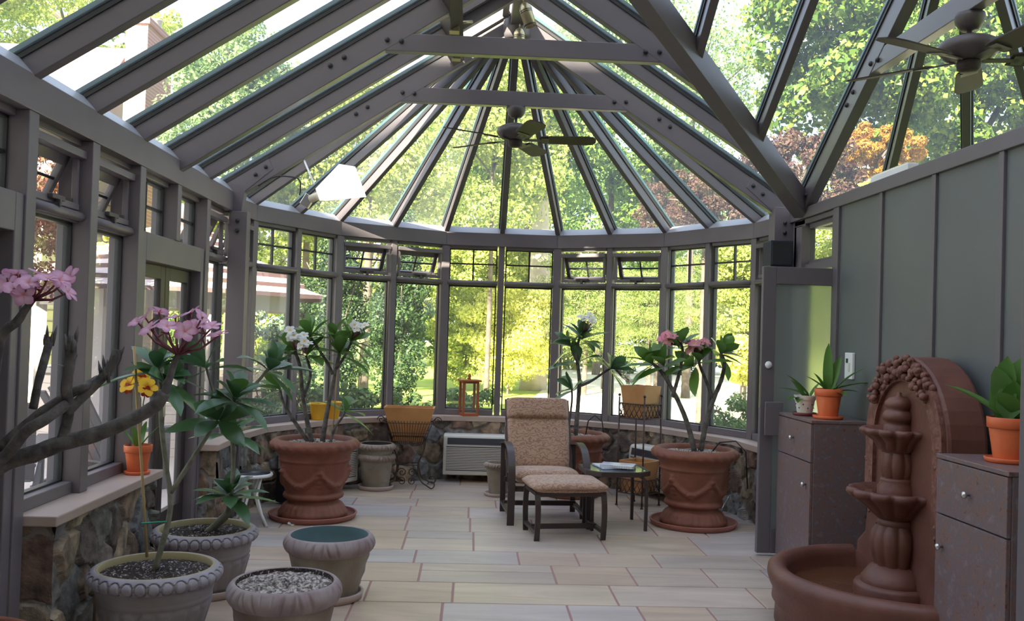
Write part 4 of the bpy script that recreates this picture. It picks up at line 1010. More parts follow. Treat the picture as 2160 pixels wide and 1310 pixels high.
def sill_at(u, v):
    q = at(u, v, z=ZS); return q
for (u, v, r, h, lb) in ((657, 884, .078, .16, 'yellow glazed pot on the far sill, left one of two'), (694, 882, .075, .165, 'yellow glazed pot on the far sill, right one of two')):
    q = sill_at(u, v); d = V((q.x-XC, q.y-D0, 0)); d.normalize(); q = V((XC, D0, 0)) + d*(R*.985-.115)
    t = thing('yellow_pot', lb, 'pot', (q.x, q.y, ZS), 0, 'yellow pots on the sill'); mb = MB(); mb.lathe([(.001, 0), (r*.72, 0), (r*.74, .006), (r*.98, h*.9), (r*1.05, h*.91), (r*1.06, h), (r*.96, h), (r*.93, h*.85), (.001, h*.84)], seg=40); mb.build('pot', m_yellow, t)
    soil_disc(r*.9, h*.86, m_soil, t, seed=12, bump=.004); mb = MB(); rn = random.Random(u)
    for k in range(7): a = k*.9; leaf_into(mb, (0, 0, h*.85), (math.cos(a), math.sin(a), 1.3), (0, 0, 1), .09, .014, .5)
    mb.build('foliage', m_orchid, t)
# redwood lantern
q = at(988, 873, z=ZS); lt = thing('lantern', 'tall square redwood lantern on the far sill', 'lantern', (q.x, D0+R*.985*math.cos(math.radians(-6))-.11, ZS), math.radians(14))
w = .076; mb = MB(); mb.box(-w-.01, w+.01, -w-.01, w+.01, 0, .03); mb.build('base', m_wood2, lt, bevel=.003)
for sx in (-1, 1):
    for sy in (-1, 1): mb = MB(); mb.box(sx*w-.012, sx*w+.012, sy*w-.012, sy*w+.012, .03, .36); mb.build('corner_post', m_wood2, lt)
mb = MB(); mb.box(-w-.03, w+.03, -w-.03, w+.03, .36, .378); mb.box(-w, w, -w, w, .34, .36); mb.build('lid', m_wood2, lt, bevel=.003)
mb = MB(); mb.lathe([(.001, .378), (.02, .378), (.012, .395), (.02, .415), (.012, .432), (.001, .445)], seg=16); mb.build('finial', m_wood2, lt)
mb = MB()
for sx, sy in ((1, 0), (-1, 0), (0, 1), (0, -1)):
    if sx: mb.box(sx*w-.002, sx*w+.002, -w+.01, w-.01, .03, .34)
    else: mb.box(-w+.01, w-.01, sy*w-.002, sy*w+.002, .03, .34)
mb.build('pane', m_glass, lt)

# ---------------------------------------------------------------- wire plant stand with wooden planter
ST = (at(868, 1005, z=0).x, 8.98, 0); st = thing('plant_stand', 'curly black iron plant stand left of the air conditioner', 'plant stand', ST)
def curl(c, r, n=14, turns=1.4, ax=(1, 0, 0), a0=0):
    a = V(ax); return [V(c) + a*(r*(1-.75*i/n)*math.cos(a0+turns*2*PI*i/n)) + V((0, 0, 1))*(r*(1-.75*i/n)*math.sin(a0+turns*2*PI*i/n)) for i in range(n+1)]
mb = MB(); bw, bd = .185, .12
for sx in (-1, 1):
    for sy in (-1, 1):
        leg = MB(); leg.tube(smooth_path([(sx*.15, sy*.10, .50), (sx*.15, sy*.10, .36), (sx*.10, sy*.08, .22), (sx*.13, sy*.10, .08), (sx*.20, sy*.14, .03), (sx*.235, sy*.16, .012)], 4), .007, 6); leg.tube([V((sx*.235, sy*.16, .045))+V((sx*.033*math.cos(a), 0, .035*math.sin(a))) for a in [-PI/2+.5*k for k in range(10)]], .006, 6); leg.build('leg', m_iron, st)
for z, k in ((.50, 1.0), (.43, .9)): mb.tube([(-.15*k, -.10, z), (.15*k, -.10, z), (.15*k, .10, z), (-.15*k, .10, z), (-.15*k, -.10, z)], .006, 6)
mb.tube([(-.10, -.08, .22), (.10, -.08, .22), (.10, .08, .22), (-.10, .08, .22), (-.10, -.08, .22)], .005, 6)
for sx in (-1, 1):
    mb.tube(curl((sx*.05, -.09, .15), .045, ax=(sx, 0, 0)), .005, 6); mb.tube(curl((sx*.05, -.12, .07), .04, ax=(sx, 0, 0), a0=1), .005, 6)
mb.build('frame', m_iron, st)
mb = MB(); n = 26                                          # fluted wire basket
zb, zt = .43, .64
def bp(t, k):                                              # point round a rectangle, growing upwards
    hw, hd = .155+.075*k, .10+.055*k; per = 2*(hw+hd)*2; s = t*per
    if s < 2*hw: return (-hw+s, -hd)
    s -= 2*hw
    if s < 2*hd: return (hw, -hd+s)
    s -= 2*hd
    if s < 2*hw: return (hw-s, hd)
    s -= 2*hw; return (-hw, hd-s)
for i in range(56):
    t = i/56; a, b = bp(t, 0), bp(t, 1); mb.tube([(a[0], a[1], zb), ((a[0]+b[0])/2*.99, (a[1]+b[1])/2*.99, (zb+zt)/2), (b[0], b[1], zt), (b[0]*1.05, b[1]*1.05, zt+.012), (b[0]*1.09, b[1]*1.09, zt)], .0032, 5)
for k in (0, .5, .95): mb.tube([(*bp(i/56, k), zb+(zt-zb)*k) for i in range(57)], .004, 5)
for sx in (-1, 1): mb.tube(curl((sx*.275, 0, zt+.005), .04, ax=(sx, 0, 0)), .005, 6)
mb.build('basket', m_iron, st)
pl = thing('planter_box', 'flared oak planter box sitting in the curly iron stand', 'planter', (ST[0], ST[1], .448), 0, 'oak planter boxes')
def flared_box(parent, b0, d0, b1, d1, h, t=.016, m=m_wood):
    def rect(a, d, z): return [V((-a, -d, z)), V((a, -d, z)), V((a, d, z)), V((-a, d, z))]
    o0, o1 = rect(b0, d0, 0), rect(b1, d1, h); i0, i1 = rect(b0-t, d0-t, t), rect(b1-t, d1-t, h)
    for k in range(4):
        k2 = (k+1) % 4; mb = MB(); mb.add([o0[k], o0[k2], o1[k2], o1[k], i0[k], i0[k2], i1[k2], i1[k]], [(0, 1, 2, 3), (7, 6, 5, 4), (3, 2, 6, 7), (0, 3, 7, 4), (1, 5, 6, 2), (0, 4, 5, 1)]); mb.build('side_panel', m, parent)
    mb = MB(); mb.box(-b0+t, b0-t, -d0+t, d0-t, 0, t); mb.build('base_panel', m, parent)
flared_box(pl, .145, .09, .245, .15, .33)

# ---------------------------------------------------------------- air conditioners
def aircon(loc, rz, label, w=1.05):
    t = thing('air_conditioner', label, 'air conditioner', loc, rz, 'wall air conditioners'); h = .405; d = .20
    mb = MB(); mb.prism([(0, .0), (-d, .0), (-d, h*.74), (-d*.93, h*.95), (-d*.82, h), (0, h)], 'x', -w/2, w/2); mb.build('housing', m_ac, t, bevel=.012)
    mb = MB(); q0, q1 = (-d*.992-.004, h*.765), (-d*.938-.004, h*.925)
    mb.add([(-w/2+.04, q0[0], q0[1]), (w/2-.04, q0[0], q0[1]), (w/2-.04, q1[0], q1[1]), (-w/2+.04, q1[0], q1[1]), (-w/2+.04, q0[0]+.01, q0[1]), (w/2-.04, q0[0]+.01, q0[1]), (w/2-.04, q1[0]+.01, q1[1]), (-w/2+.04, q1[0]+.01, q1[1])], [(0, 1, 2, 3), (7, 6, 5, 4), (0, 4, 5, 1), (2, 6, 7, 3)]); mb.build('air_outlet', m_acd, t)
    for k in range(14):
        z = .055+k*.0165; mb = MB(); mb.box(-w/2+.03, w/2-.03, -d-.006, -d+.004, z, z+.010); mb.build('louvre', m_ac, t)
    mb = MB(); mb.box(-w/2+.03, w/2-.03, -d-.001, -d, .045, .29); mb.build('grille_back', m_acd, t)
    mb = MB(); mb.box(w/2-.26, w/2-.20, -d-.004, -d, .31, .325); mb.build('badge', m_fanl, t)
    return t
def facet(d, r, off=0):
    a = math.radians(d); n = V((math.sin(a), math.cos(a), 0)); p = V((XC, D0, 0)) + n*r; tdir = V((math.cos(a), -math.sin(a), 0)); return p + tdir*off, -a
rf = (R-.16)*math.cos(math.radians(15))-.045
p, rz = facet(0, rf, 0); aircon((.27, p.y, .075), rz, 'beige air conditioner under the far windows behind the chair')
p, rz = facet(-60, rf, .05); aircon((p.x, p.y, .075), rz, 'beige air conditioner half hidden behind the left urn', .9)
p, rz = facet(60, rf, -.16); aircon((p.x, p.y, .075), rz, 'beige air conditioner half hidden behind the right urn', .9)

# ---------------------------------------------------------------- patio chair
CH = (.655, 7.30, 0); ch = thing('patio_chair', 'bronze patio chair with tan scroll-pattern cushions and head roll', 'chair', CH, math.radians(4.5))
hw = .305
for sx in (-1, 1):
    x = sx*hw; mb = MB()
    mb.band(smooth_path([(x, 0, .0), (x, -.005, .25), (x, .0, .42), (x, .05, .52), (x, .14, .585), (x, .30, .615), (x, .50, .60), (x, .62, .575)], 5), .058, .016, (1, 0, 0)); mb.build('armrest', m_chair, ch)
    mb = MB(); mb.band(smooth_path([(x, .62, .575), (x, .60, .35), (x, .58, .12), (x, .57, .0)], 4), .045, .014, (1, 0, 0)); mb.build('rear_leg', m_chair, ch)
    mb = MB(); mb.box(x-.02, x+.02, .0, .58, .07, .095); mb.build('side_runner', m_chair, ch)
mb = MB(); mb.box(-hw, hw, .45, .48, .075, .115); mb.box(-hw, hw, .05, .08, .26, .30); mb.box(-hw, hw, .48, .51, .27, .31)
for x in (-.27, .27): mb.beam((x, .05, .285), (x, .50, .285), .03, .025); mb.beam((x, .48, .29), (x, .80, .94), .03, .025, up=V((0, -1, 0)))
mb.beam((-.27, .79, .93), (.27, .79, .93), .03, .025)
mb.build('seat_frame', m_chair, ch)
def cushion(name, parent, w, l, t, m4, ml=m_fabric, puff=.35, nx=14, ny=14):
    mb = MB(); top = []; 
    for sgn in (1, -1):
        o = len(mb.v); vs = []; fs = []
        for i in range(nx+1):
            for j in range(ny+1):
                a, b = i/nx*2-1, j/ny*2-1; e = (1-abs(a)**6)*(1-abs(b)**6); z = sgn*t/2*(e**.35)*(1-puff*.25*(a*a+b*b))
                rx = 1-.03*abs(b)**8; ry = 1-.03*abs(a)**8; vs.append(m4 @ V((a*w/2*rx, b*l/2*ry, z)))
        fs = [(i*(ny+1)+j, (i+1)*(ny+1)+j, (i+1)*(ny+1)+j+1, i*(ny+1)+j+1) for i in range(nx) for j in range(ny)]
        mb.add(vs, fs, True)
    import bmesh as _b
    ob = mb.build(name, ml, parent)
    bm = _b.new(); bm.from_mesh(ob.data); _b.ops.remove_doubles(bm, verts=bm.verts, dist=.0008); _b.ops.recalc_face_normals(bm, faces=bm.faces); bm.to_mesh(ob.data); bm.free()
    pp = MB(); pp.tube([m4 @ V((math.copysign(min(1, abs(1.16*math.cos(q))), math.cos(q))*w/2, math.copysign(min(1, abs(1.16*math.sin(q))), math.sin(q))*l/2, 0)) for q in [2*PI*k/48 for k in range(49)]], .006, 6); pp.build('piping', mat('brown_piping', (.24, .13, .08), .9), ob)
    return ob
cushion('seat_cushion', ch, .565, .52, .125, Matrix.Translation((0, .27, .365)) @ Matrix.Rotation(math.radians(-3), 4, 'X'))
mbk = Matrix.Translation((0, .635, .58)) @ Matrix.Rotation(math.radians(66), 4, 'X')
cushion('back_cushion', ch, .575, .50, .12, mbk, puff=.2)
cushion('headrest_cushion', ch, .55, .20, .16, Matrix.Translation((0, .745, .865)) @ Matrix.Rotation(math.radians(66), 4, 'X'), puff=.1)
# ottoman
OT = (.745, 6.975, 0); ot = thing('ottoman', 'low bronze ottoman with matching tan cushion in front of the chair', 'ottoman', OT, math.radians(9))
for sx in (-1, 1):
    for sy in (-1, 1):
        mb = MB(); x = sx*.255; y = sy*.195
        mb.band(smooth_path([(x, y*.90, .355), (x, y*1.06, .27), (x, y*1.10, .17), (x, y*1.02, .05), (x, y*.96, .0)], 4), .04, .016, (1, 0, 0)); mb.build('leg', m_chair, ot)
    mb = MB(); mb.box(sx*.255-.016, sx*.255+.016, -.19, .19, .05, .075); mb.build('side_runner', m_chair, ot)
mb = MB(); mb.box(-.255, .255, -.01, .02, .05, .085)
for y in (-.18, .18): mb.box(-.255, .255, y-.012, y+.012, .325, .355)
for x in (-.255, .255): mb.box(x-.016, x+.016, -.19, .19, .33, .355)
mb.build('frame', m_chair, ot)
cushion('cushion', ot, .60, .46, .085, Matrix.Translation((0, 0, .392)) @ Matrix.Rotation(math.radians(1.5), 4, 'X'))
# side table
TB = (1.185, 7.39, 0); tb = thing('side_table', 'octagonal bronze side table with smoked glass top beside the chair', 'table', TB, math.radians(4))
def octa(h, c): return [(-h+c, -h), (h-c, -h), (h, -h+c), (h, h-c), (h-c, h), (-h+c, h), (-h, h-c), (-h, -h+c)]
mb = MB(); mb.prism(octa(.243, .095), 'z', .452, .460); mb.build('glass_top', m_tabletop, tb)
mb = MB(); oo = octa(.262, .105); ii = octa(.236, .094); n = 8
vs = [(x, y, z) for z in (.425, .463) for (x, y) in oo] + [(x, y, z) for z in (.425, .463) for (x, y) in ii]
fs = []
for k in range(8): k2 = (k+1) % 8; fs += [(k, k2, k2+8, k+8), (k+16, k+24, k2+24, k2+16), (k+8, k2+8, k2+24, k+24), (k, k+16, k2+16, k2)]
mb.add(vs, fs); mb.build('rim', m_chair, tb)
for sx in (-1, 1):
    for sy in (-1, 1): mb = MB(); mb.band(smooth_path([(sx*.15, sy*.20, .43), (sx*.20, sy*.22, .40), (sx*.215, sy*.225, .30), (sx*.215, sy*.225, 0)], 4), .03, .022, (0, 1, 0)); mb.build('leg', m_chair, tb)
def book(name, label, loc, rz, w, l, t, m, spiral=False, cat='magazine'):
    k = thing(name, label, cat, loc, rz, 'reading on the side table'); mb = MB(); mb.box(-w/2+.003, w/2-.003, -l/2+.003, l/2-.003, .002, t-.002); mb.build('pages', m_paperw, k)
    mb = MB(); mb.box(-w/2, w/2, -l/2, l/2, t-.0025, t); mb.box(-w/2, w/2, -l/2, l/2, 0, .0025); mb.build('cover', m, k)
    if spiral:
        for i in range(14): y = -l/2+l*(i+.5)/14; mb = MB(); mb.tube([V((-w/2+.003, y, t/2))+V((.010*math.cos(a), 0, (t/2+.004)*math.sin(a))) for a in [2*PI*j/10 for j in range(11)]], .0015, 5); mb.build('binding_coil', m_steel, k)
m_mag2 = mat('bluish_magazine_cover', (.55, .68, .85), .3, c2=(.8, .85, .9), scale=8)
book('magazine', 'pale blue magazine lying under the spiral notebook', (1.155, 7.43, .4635), math.radians(12), .21, .27, .010, m_mag2)
book('notebook', 'spiral notebook with mauve patterned cover on top of the magazine', (1.215, 7.38, .4742), math.radians(72), .20, .27, .018, m_paper, True, 'notebook')

# ---------------------------------------------------------------- tiered square iron stand with oak boxes
SQ = (1.553, 8.27, 0); sq = thing('plant_stand', 'tall square rusty iron stand with lattice tiers behind the side table', 'plant stand', SQ, math.radians(45)); hs = .137
for sx in (-1, 1):
    for sy in (-1, 1): mb = MB(); mb.tube([(sx*hs, sy*hs, 0), (sx*hs, sy*hs, .985)], .008, 8); mb.sphere((sx*hs, sy*hs, 1.0), .014, 8, 6); mb.tube([(sx*hs, sy*hs, .0), (sx*hs, sy*hs, .01)], .014, 8); mb.build('post', m_iron, sq)
def lattice(z0, z1, name):
    mb = MB(); n = 5
    for (ax, sg) in (('x', -1), ('x', 1), ('y', -1), ('y', 1)):
        for z in (z0, z1): mb.tube([(-hs, sg*hs, z), (hs, sg*hs, z)] if ax == 'x' else [(sg*hs, -hs, z), (sg*hs, hs, z)], .006, 6)
        for k in range(-1, n+1):
            for s in (1, -1):
                a, b = -hs+2*hs*k/n, -hs+2*hs*(k+s*1.4)/n
                t0 = max(0, min(1, (-hs-a)/(b-a) if b != a else 0)) if a < -hs or a > hs else 0
                a2, b2 = max(-hs, min(hs, a)), max(-hs, min(hs, b))
                za = z0+(z1-z0)*((a2-a)/(b-a)); zb_ = z0+(z1-z0)*((b2-a)/(b-a))
                if abs(a2-b2) < .01: continue
                mb.tube([(a2, sg*hs, za), (b2, sg*hs, zb_)] if ax == 'x' else [(sg*hs, a2, za), (sg*hs, b2, zb_)], .004, 5)
    for t in (-.07, .07): mb.tube([(-hs, t, z0), (hs, t, z0)], .004, 5)
    mb.build(name, m_iron, sq)
lattice(.795, .925, 'upper_tier'); lattice(.12, .245, 'lower_tier')
b1 = thing('planter_box', 'oak planter box in the top of the tall square stand', 'planter', (SQ[0], SQ[1], .802), math.radians(45), 'oak planter boxes'); flared_box(b1, .105, .105, .132, .132, .285)
b2 = thing('planter_box', 'oak planter box in the lower tier of the tall square stand', 'planter', (SQ[0], SQ[1], .127), math.radians(45), 'oak planter boxes'); flared_box(b2, .105, .105, .132, .132, .28)

# ---------------------------------------------------------------- folding stool and black box
SO = (-1.64, 7.05, 0); so = thing('folding_stool', 'round folding stool with black seat and white legs beside the left urn', 'stool', SO, math.radians(20))
mb = MB(); mb.lathe([(.001, .392), (.130, .392), (.138, .40), (.134, .412), (.001, .416)], seg=40); mb.build('seat', m_stoolseat, so)
mb = MB(); mb.lathe([(.136, .378), (.150, .38), (.156, .392), (.150, .404), (.137, .404), (.132, .392), (.136, .378)], seg=48); mb.build('seat_ring', m_white, so)
for sx, sy in ((1, 1), (1, -1), (-1, 1), (-1, -1)):
    mb = MB(); mb.tube([(sx*.06, sy*.085, .385), (sx*.02*0+sx*.03, sy*.085, .25), (sx*-.01+sx*.08, sy*.088, .10), (sx*.11, sy*.09, .01)], .010, 8); mb.build('leg', m_white, so)
for sx in (-1, 1): mb = MB(); mb.tube([(sx*.11, -.09, .014), (sx*.11, .09, .014)], .010, 8); mb.build('foot_bar', m_white, so)
bx = thing('subwoofer', 'small dark box speaker on the floor behind the folding stool', 'speaker', (-1.50, 8.02, 0), math.radians(-30)); mb = MB(); mb.box(-.10, .10, -.12, .12, .012, .30); mb.build('cabinet', m_navy, bx, bevel=.006)
mb = MB(); mb.box(-.09, .09, -.128, -.119, .03, .28); mb.build('grille', m_stoolseat, bx, bevel=.003)
for sx in (-1, 1):
    for sy in (-1, 1): mb = MB(); mb.lathe([(.001, 0), (.014, 0), (.014, .013), (.001, .013)], sx*.08, sy*.09, 0, 12); mb.build('foot', m_black, bx)

# ---------------------------------------------------------------- ceiling fans, lamps
def fan(loc, rz, label, drop=.17, ph=0):
    t = thing('ceiling_fan', label, 'ceiling fan', loc, rz, 'ceiling fans')
    mb = MB(); mb.lathe([(.001, 0), (.075, 0), (.078, -.02), (.07, -.05), (.045, -.085), (.001, -.09)], seg=32); mb.build('canopy', m_fanl, t)
    mb = MB(); mb.tube([(0, 0, -.08), (0, 0, -drop)], .013, 10); mb.build('downrod', m_fanl, t)
    mb = MB(); z = -drop; mb.lathe([(.001, z+.03), (.06, z+.03), (.115, z+.012), (.150, z-.01), (.155, z-.035), (.150, z-.05), (.12, z-.085), (.08, z-.10), (.001, z-.10)], seg=48); mb.build('motor_housing', m_fanl, t)
    mb = MB(); mb.lathe([(.001, z-.10), (.055, z-.10), (.06, z-.11), (.058, z-.145), (.04, z-.16), (.001, z-.162)], seg=32); mb.build('switch_housing', m_fan, t)
    for k in range(5):
        a = ph+k*2*PI/5; m = Matrix.Rotation(a, 4, 'Z') @ Matrix.Translation((0, 0, z-.095)) @ Matrix.Rotation(math.radians(-13), 4, 'X')
        mb = MB(); out = [(.20, -.055), (.24, -.066), (.58, -.078), (.635, -.066), (.66, -.03), (.66, .03), (.635, .066), (.58, .078), (.24, .066), (.20, .055)]; n = len(out)
        vs = [m @ V((x, y, zz)) for zz in (-.004, .004) for x, y in out]; mb.add(vs, [tuple(range(n))[::-1], tuple(range(n, 2*n))] + [(i, (i+1) % n, (i+1) % n+n, i+n) for i in range(n)]); b = mb.build('blade', m_fan, t)
        mb = MB(); mb.mbox(m @ Matrix.Translation((.16, 0, -.006)), .18, .035, .008); mb.mbox(m @ Matrix.Translation((.245, 0, -.006)), .06, .09, .008); mb.build('blade_bracket', m_fanl, b)
    return t
fan((XC+.015, D0, 3.383), 0, 'ceiling fan hanging from the tie beam over the patio chair', .17, math.radians(-5))
fan((XR, 4.72, 3.303), 0, 'ceiling fan hanging from the tie beam above the green wall', .15, math.radians(61))
def spot(p, label, tilt):
    t = thing('pendant_spotlight', label, 'lamp', p, 0, 'brass spotlights'); t.rotation_euler = (0, tilt, 0)
    mb = MB(); mb.lathe([(.001, -.005), (.012, -.005), (.03, -.018), (.043, -.045), (.045, -.06), (.045, -.185), (.040, -.187), (.038, -.16), (.001, -.15)], seg=32); mb.build('shade', m_brass, t)
    mb = MB()
    for z in (-.065, -.078): mb.lathe([(.0455, z), (.047, z-.003), (.0455, z-.006)], seg=32)
    mb.lathe([(.046, -.172), (.0475, -.178), (.046, -.184)], seg=32); mb.build('dark_band', m_dark, t)
    mb = MB(); mb.tube([(0, 0, 0), (0, 0, .03)], .005, 8); mb.build('swivel', m_brass, t)
    return t
q = at(1104, 4, y=6.6); sp1 = spot(q, 'brass spotlight under the roof peak, upper tilted one', math.radians(-18))
mb = MB(); mb.box(-.03, .03, -.03, .03, .03, .06); mb.tube([(0, 0, .03), (0, 0, max(.07, RIDGE-.16-q.z))], .008, 8); mb.build('mount', m_brass, sp1)
q2 = at(1096, 58, y=7.22); t2 = spot(q2, 'brass spotlight hanging straight down below the roof peak', 0)
mb = MB(); mb.tube([(0, 0, .03), (0, 0, .085), (.0, .0, HUB.z-.16-q2.z)], .003, 6); mb.build('cord', m_black, t2)
# white flood lamp on the left truss
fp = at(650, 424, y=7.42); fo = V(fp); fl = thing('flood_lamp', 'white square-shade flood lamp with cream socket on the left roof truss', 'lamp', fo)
A = lambda u, v, y=7.30: at(u, v, y=y)-fo
mb = MB(); c = A(648, 424, 7.34); mb.mbox(Matrix.Translation(c) @ Matrix.Rotation(math.radians(30), 4, 'Y'), .075, .06, .10); mb.build('junction_box', m_steel, fl, bevel=.005)
mb = MB(); mb.tube([A(655, 420, 7.32), A(676, 411, 7.28)], .032, 16); mb.build('socket', m_cream, fl)
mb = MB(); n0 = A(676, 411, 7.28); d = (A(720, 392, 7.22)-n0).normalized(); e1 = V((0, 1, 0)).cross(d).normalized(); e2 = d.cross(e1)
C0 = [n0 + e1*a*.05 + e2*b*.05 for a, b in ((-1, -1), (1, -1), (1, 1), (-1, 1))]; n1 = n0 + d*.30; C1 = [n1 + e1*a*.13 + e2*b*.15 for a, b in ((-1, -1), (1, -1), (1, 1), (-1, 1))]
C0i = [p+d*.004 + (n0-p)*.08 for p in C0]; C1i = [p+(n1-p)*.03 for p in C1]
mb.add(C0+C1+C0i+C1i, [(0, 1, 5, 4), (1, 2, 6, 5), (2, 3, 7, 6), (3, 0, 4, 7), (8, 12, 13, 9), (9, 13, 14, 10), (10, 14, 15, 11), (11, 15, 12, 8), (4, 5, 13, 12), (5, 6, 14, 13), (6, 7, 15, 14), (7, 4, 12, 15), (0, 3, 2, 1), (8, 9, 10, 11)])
sh_ = mb.build('shade', mat('glowing_white_enamel', (.85, .86, .9), .35), fl); e_ = MATS['glowing_white_enamel'].node_tree.nodes['Principled BSDF']; e_.inputs['Emission Color'].default_value = (.95, .97, 1, 1); e_.inputs['Emission Strength'].default_value = .7  # emission added to the whole shade, inside and out, to brighten its white
mb = MB(); mb.tube(smooth_path([A(545, 392, 7.40), A(575, 374, 7.38), A(605, 372, 7.36), A(630, 378, 7.34), A(634, 395, 7.34), A(632, 412, 7.34)], 4), .006, 6); mb.build('cable', m_black, fl)
mb = MB(); mb.tube([A(640, 334, 7.44), A(662, 388, 7.34)], .008, 6); mb.build('hanging_rod', m_white, fl)

# ---------------------------------------------------------------- right side: speaker, switch, cabinets, orchids, fountain
sk = thing('speaker', 'dark navy box speaker on the right roof post above the glass door', 'speaker', (2.43, 7.22, 2.125)); mb = MB(); mb.box(-.09, .09, -.10, .10, 0, .205); mb.build('cabinet', m_navy, sk, bevel=.008)
mb = MB(); mb.box(-.08, .08, -.108, -.099, .01, .195); mb.build('grille', m_stoolseat, sk, bevel=.003); mb = MB(); mb.box(-.02, .02, .09, .14, .08, .12); mb.build('wall_bracket', m_dark, sk)
wb = thing('light_fixture', 'slim white fixture lying on top of the green panelled wall', 'light fixture', (XR+.03, 5.63, 2.586)); mb = MB(); mb.box(-.035, .035, -.26, .26, 0, .045); mb.build('housing', m_white, wb, bevel=.006); mb = MB(); mb.box(-.028, .028, -.24, .24, .045, .052); mb.build('diffuser', m_cream, wb)
q = at(1794, 772, x=XR-.006); th = thing('wall_switch', 'white wall control on the green wall left of the fountain', 'switch', (XR, q.y, q.z), 0); mb = MB(); mb.box(-.022, -.001, -.062, .062, -.09, .09); mb.build('plate', m_white, th, bevel=.004); mb = MB(); mb.box(-.025, -.02, .005, .035, .02, .05); mb.build('display', m_acd, th); mb = MB(); mb.box(-.026, -.02, -.03, -.005, -.04, .02); mb.build('button', m_ac, th)
def cabinet(y0, y1, h, label):
    t = thing('cabinet', label, 'cabinet', (2.395, (y0+y1)/2, 0), 0, 'granite-patterned cabinets'); L = (y1-y0)/2; x0, x1 = -.185, .17
    mb = MB(); mb.box(x0, x1, -L, L, 0, h-.02); mb.build('carcass', m_granite, t, bevel=.003); mb = MB(); mb.box(x0-.02, x1, -L-.004, L+.004, h-.02, h); mb.build('cabinet_top', m_granite, t, bevel=.003)
    def knob(par, y, z):
        k = MB(); k.lathe([(.001, 0), (.006, 0), (.006, .012), (.014, .018), (.016, .026), (.012, .033), (.001, .035)], seg=20); o = k.build('knob', m_steel, par); o.location = (x0-.02, y, z); o.rotation_euler = (0, -PI/2, 0)
    mb = MB(); mb.box(x0-.02, x0-.001, -L+.004, L-.004, h-.27, h-.025); d = mb.build('drawer', m_granite, t, bevel=.002); knob(d, 0, h-.145)
    mb = MB(); mb.box(x0-.02, x0-.001, -L+.004, L-.004, .03, h-.277); d = mb.build('door', m_granite, t, bevel=.002); knob(d, -L+.07 if y0 > 5 else L-.07, h-.42)
    return t
cabinet(5.77, 6.40, 1.03, 'granite-patterned cabinet left of the fountain, by the glass door')
cabinet(3.62, 4.19, 1.03, 'granite-patterned cabinet right of the fountain')
def orchid(name, loc, r, h, label, m, n, seed, ms, msl, spread=1, L=.3, Wd=.055, dirs=None):
    sz = .022; saucer('saucer', r*1.12, msl, loc, ms, 'orchid saucers' , h=sz, t=.006)
    t = thing('potted_orchid', label, 'potted plant', (loc[0], loc[1], loc[2]+.013), 0, 'orchids on the cabinets'); flowerpot(t, r, h, m, ribs=1); soil_disc(r*.93, h*.86, m_soil, t, seed=seed, bump=.006); rn = random.Random(seed)
    for k in range(n):
        if dirs: d = V(dirs[k])
        else: a = k*2.4; d = V((math.cos(a)*spread, math.sin(a)*spread, rn.uniform(.6, 1.4)))
        mb = MB(); b = V((rn.uniform(-.03, .03), rn.uniform(-.03, .03), h*.86)); l = d.length; leaf_into(mb, b, d, V((0, 0, 1)) if abs(d.normalized().z) < .9 else V((-1, -1, 0)), L*(l if dirs else rn.uniform(.7, 1.1)), Wd, .18, .3, 6, 'strap'); mb.build('leaf', m_orchid, t)
    return t
q = at(1750, 880, z=1.03); orchid('o', (2.36, 5.93, 1.03), .088, .185, 'orange pot with long strap leaves on the left cabinet', m_orange, 8, 61, m_orange, 'orange saucer on the left cabinet', L=.42, Wd=.07, dirs=[(-.05, -.1, 1.0), (.45, -.15, .55), (.75, -.2, .35), (.15, -.1, .75), (-.35, .1, .35), (-.2, 0, .4), (.1, -.4, .05), (.5, .1, .12)])
orchid('o', (2.285, 6.15, 1.03), .072, .125, 'small white spotted pot with drooping leaves on the left cabinet', m_whitepot, 6, 62, m_maroon, 'maroon saucer on the left cabinet', dirs=[(-.7, -.2, .35), (-.5, 0, .6), (-.45, -.3, .05), (-.3, -.1, .45), (-.2, -.4, .0), (.2, 0, .4)], L=.36, Wd=.06)
for t in [o for o in bpy.data.objects if o.get('label', '').startswith('small white spotted')]:
    mb = MB()
    for k in range(12):
        a = k*PI/6; z = .04 if k % 2 else .065; rr = .072*(.70+.20*z/.09)+.001; mb.sphere((rr*math.cos(a), rr*math.sin(a), z), .005, 6, 4)
    mb.build('painted_dot', m_maroon, t)
orchid('o', (2.37, 3.92, 1.03), .088, .185, 'orange pot with broad upright leaves on the right cabinet', m_orange, 11, 63, m_orange, 'orange saucer on the right cabinet', dirs=[(-.55, .5, .6), (-.25, .0, .85), (.0, -.1, 1.0), (.2, .0, 1.0), (.35, -.1, .8), (-.1, -.2, .65), (.3, .2, .9), (-.3, -.2, .5), (.15, -.25, .85), (.45, .1, .6), (.1, .3, .8)], L=.38, Wd=.11)

FT = (2.335, 4.81, 0); ft = thing('fountain', 'red-brown tiered wall fountain with half-round basin between the cabinets', 'fountain', FT)
# basin: half ring
Rb = .68; prof = [(Rb-.06, 0), (Rb-.03, .01), (Rb-.035, .10), (Rb-.015, .13), (Rb-.02, .18), (Rb+.0, .22), (Rb+.012, .26), (Rb+.008, .295), (Rb-.02, .315), (Rb-.055, .318), (Rb-.085, .30), (Rb-.095, .26), (Rb-.10, .05), (.001, .05)]
mb = MB(); mb.lathe(prof, .0, 0, 0, 72, a0=PI/2, a1=3*PI/2, sx=1.0); mb.box(-.002, .21, -Rb+.1, Rb-.1, 0, .30); mb.build('basin', m_fountain, ft)
mb = MB(); mb.lathe([(.001, .20), (Rb-.10, .20)], 0, 0, 0, 48, a0=PI/2, a1=3*PI/2); mb.build('water', m_water, ft)
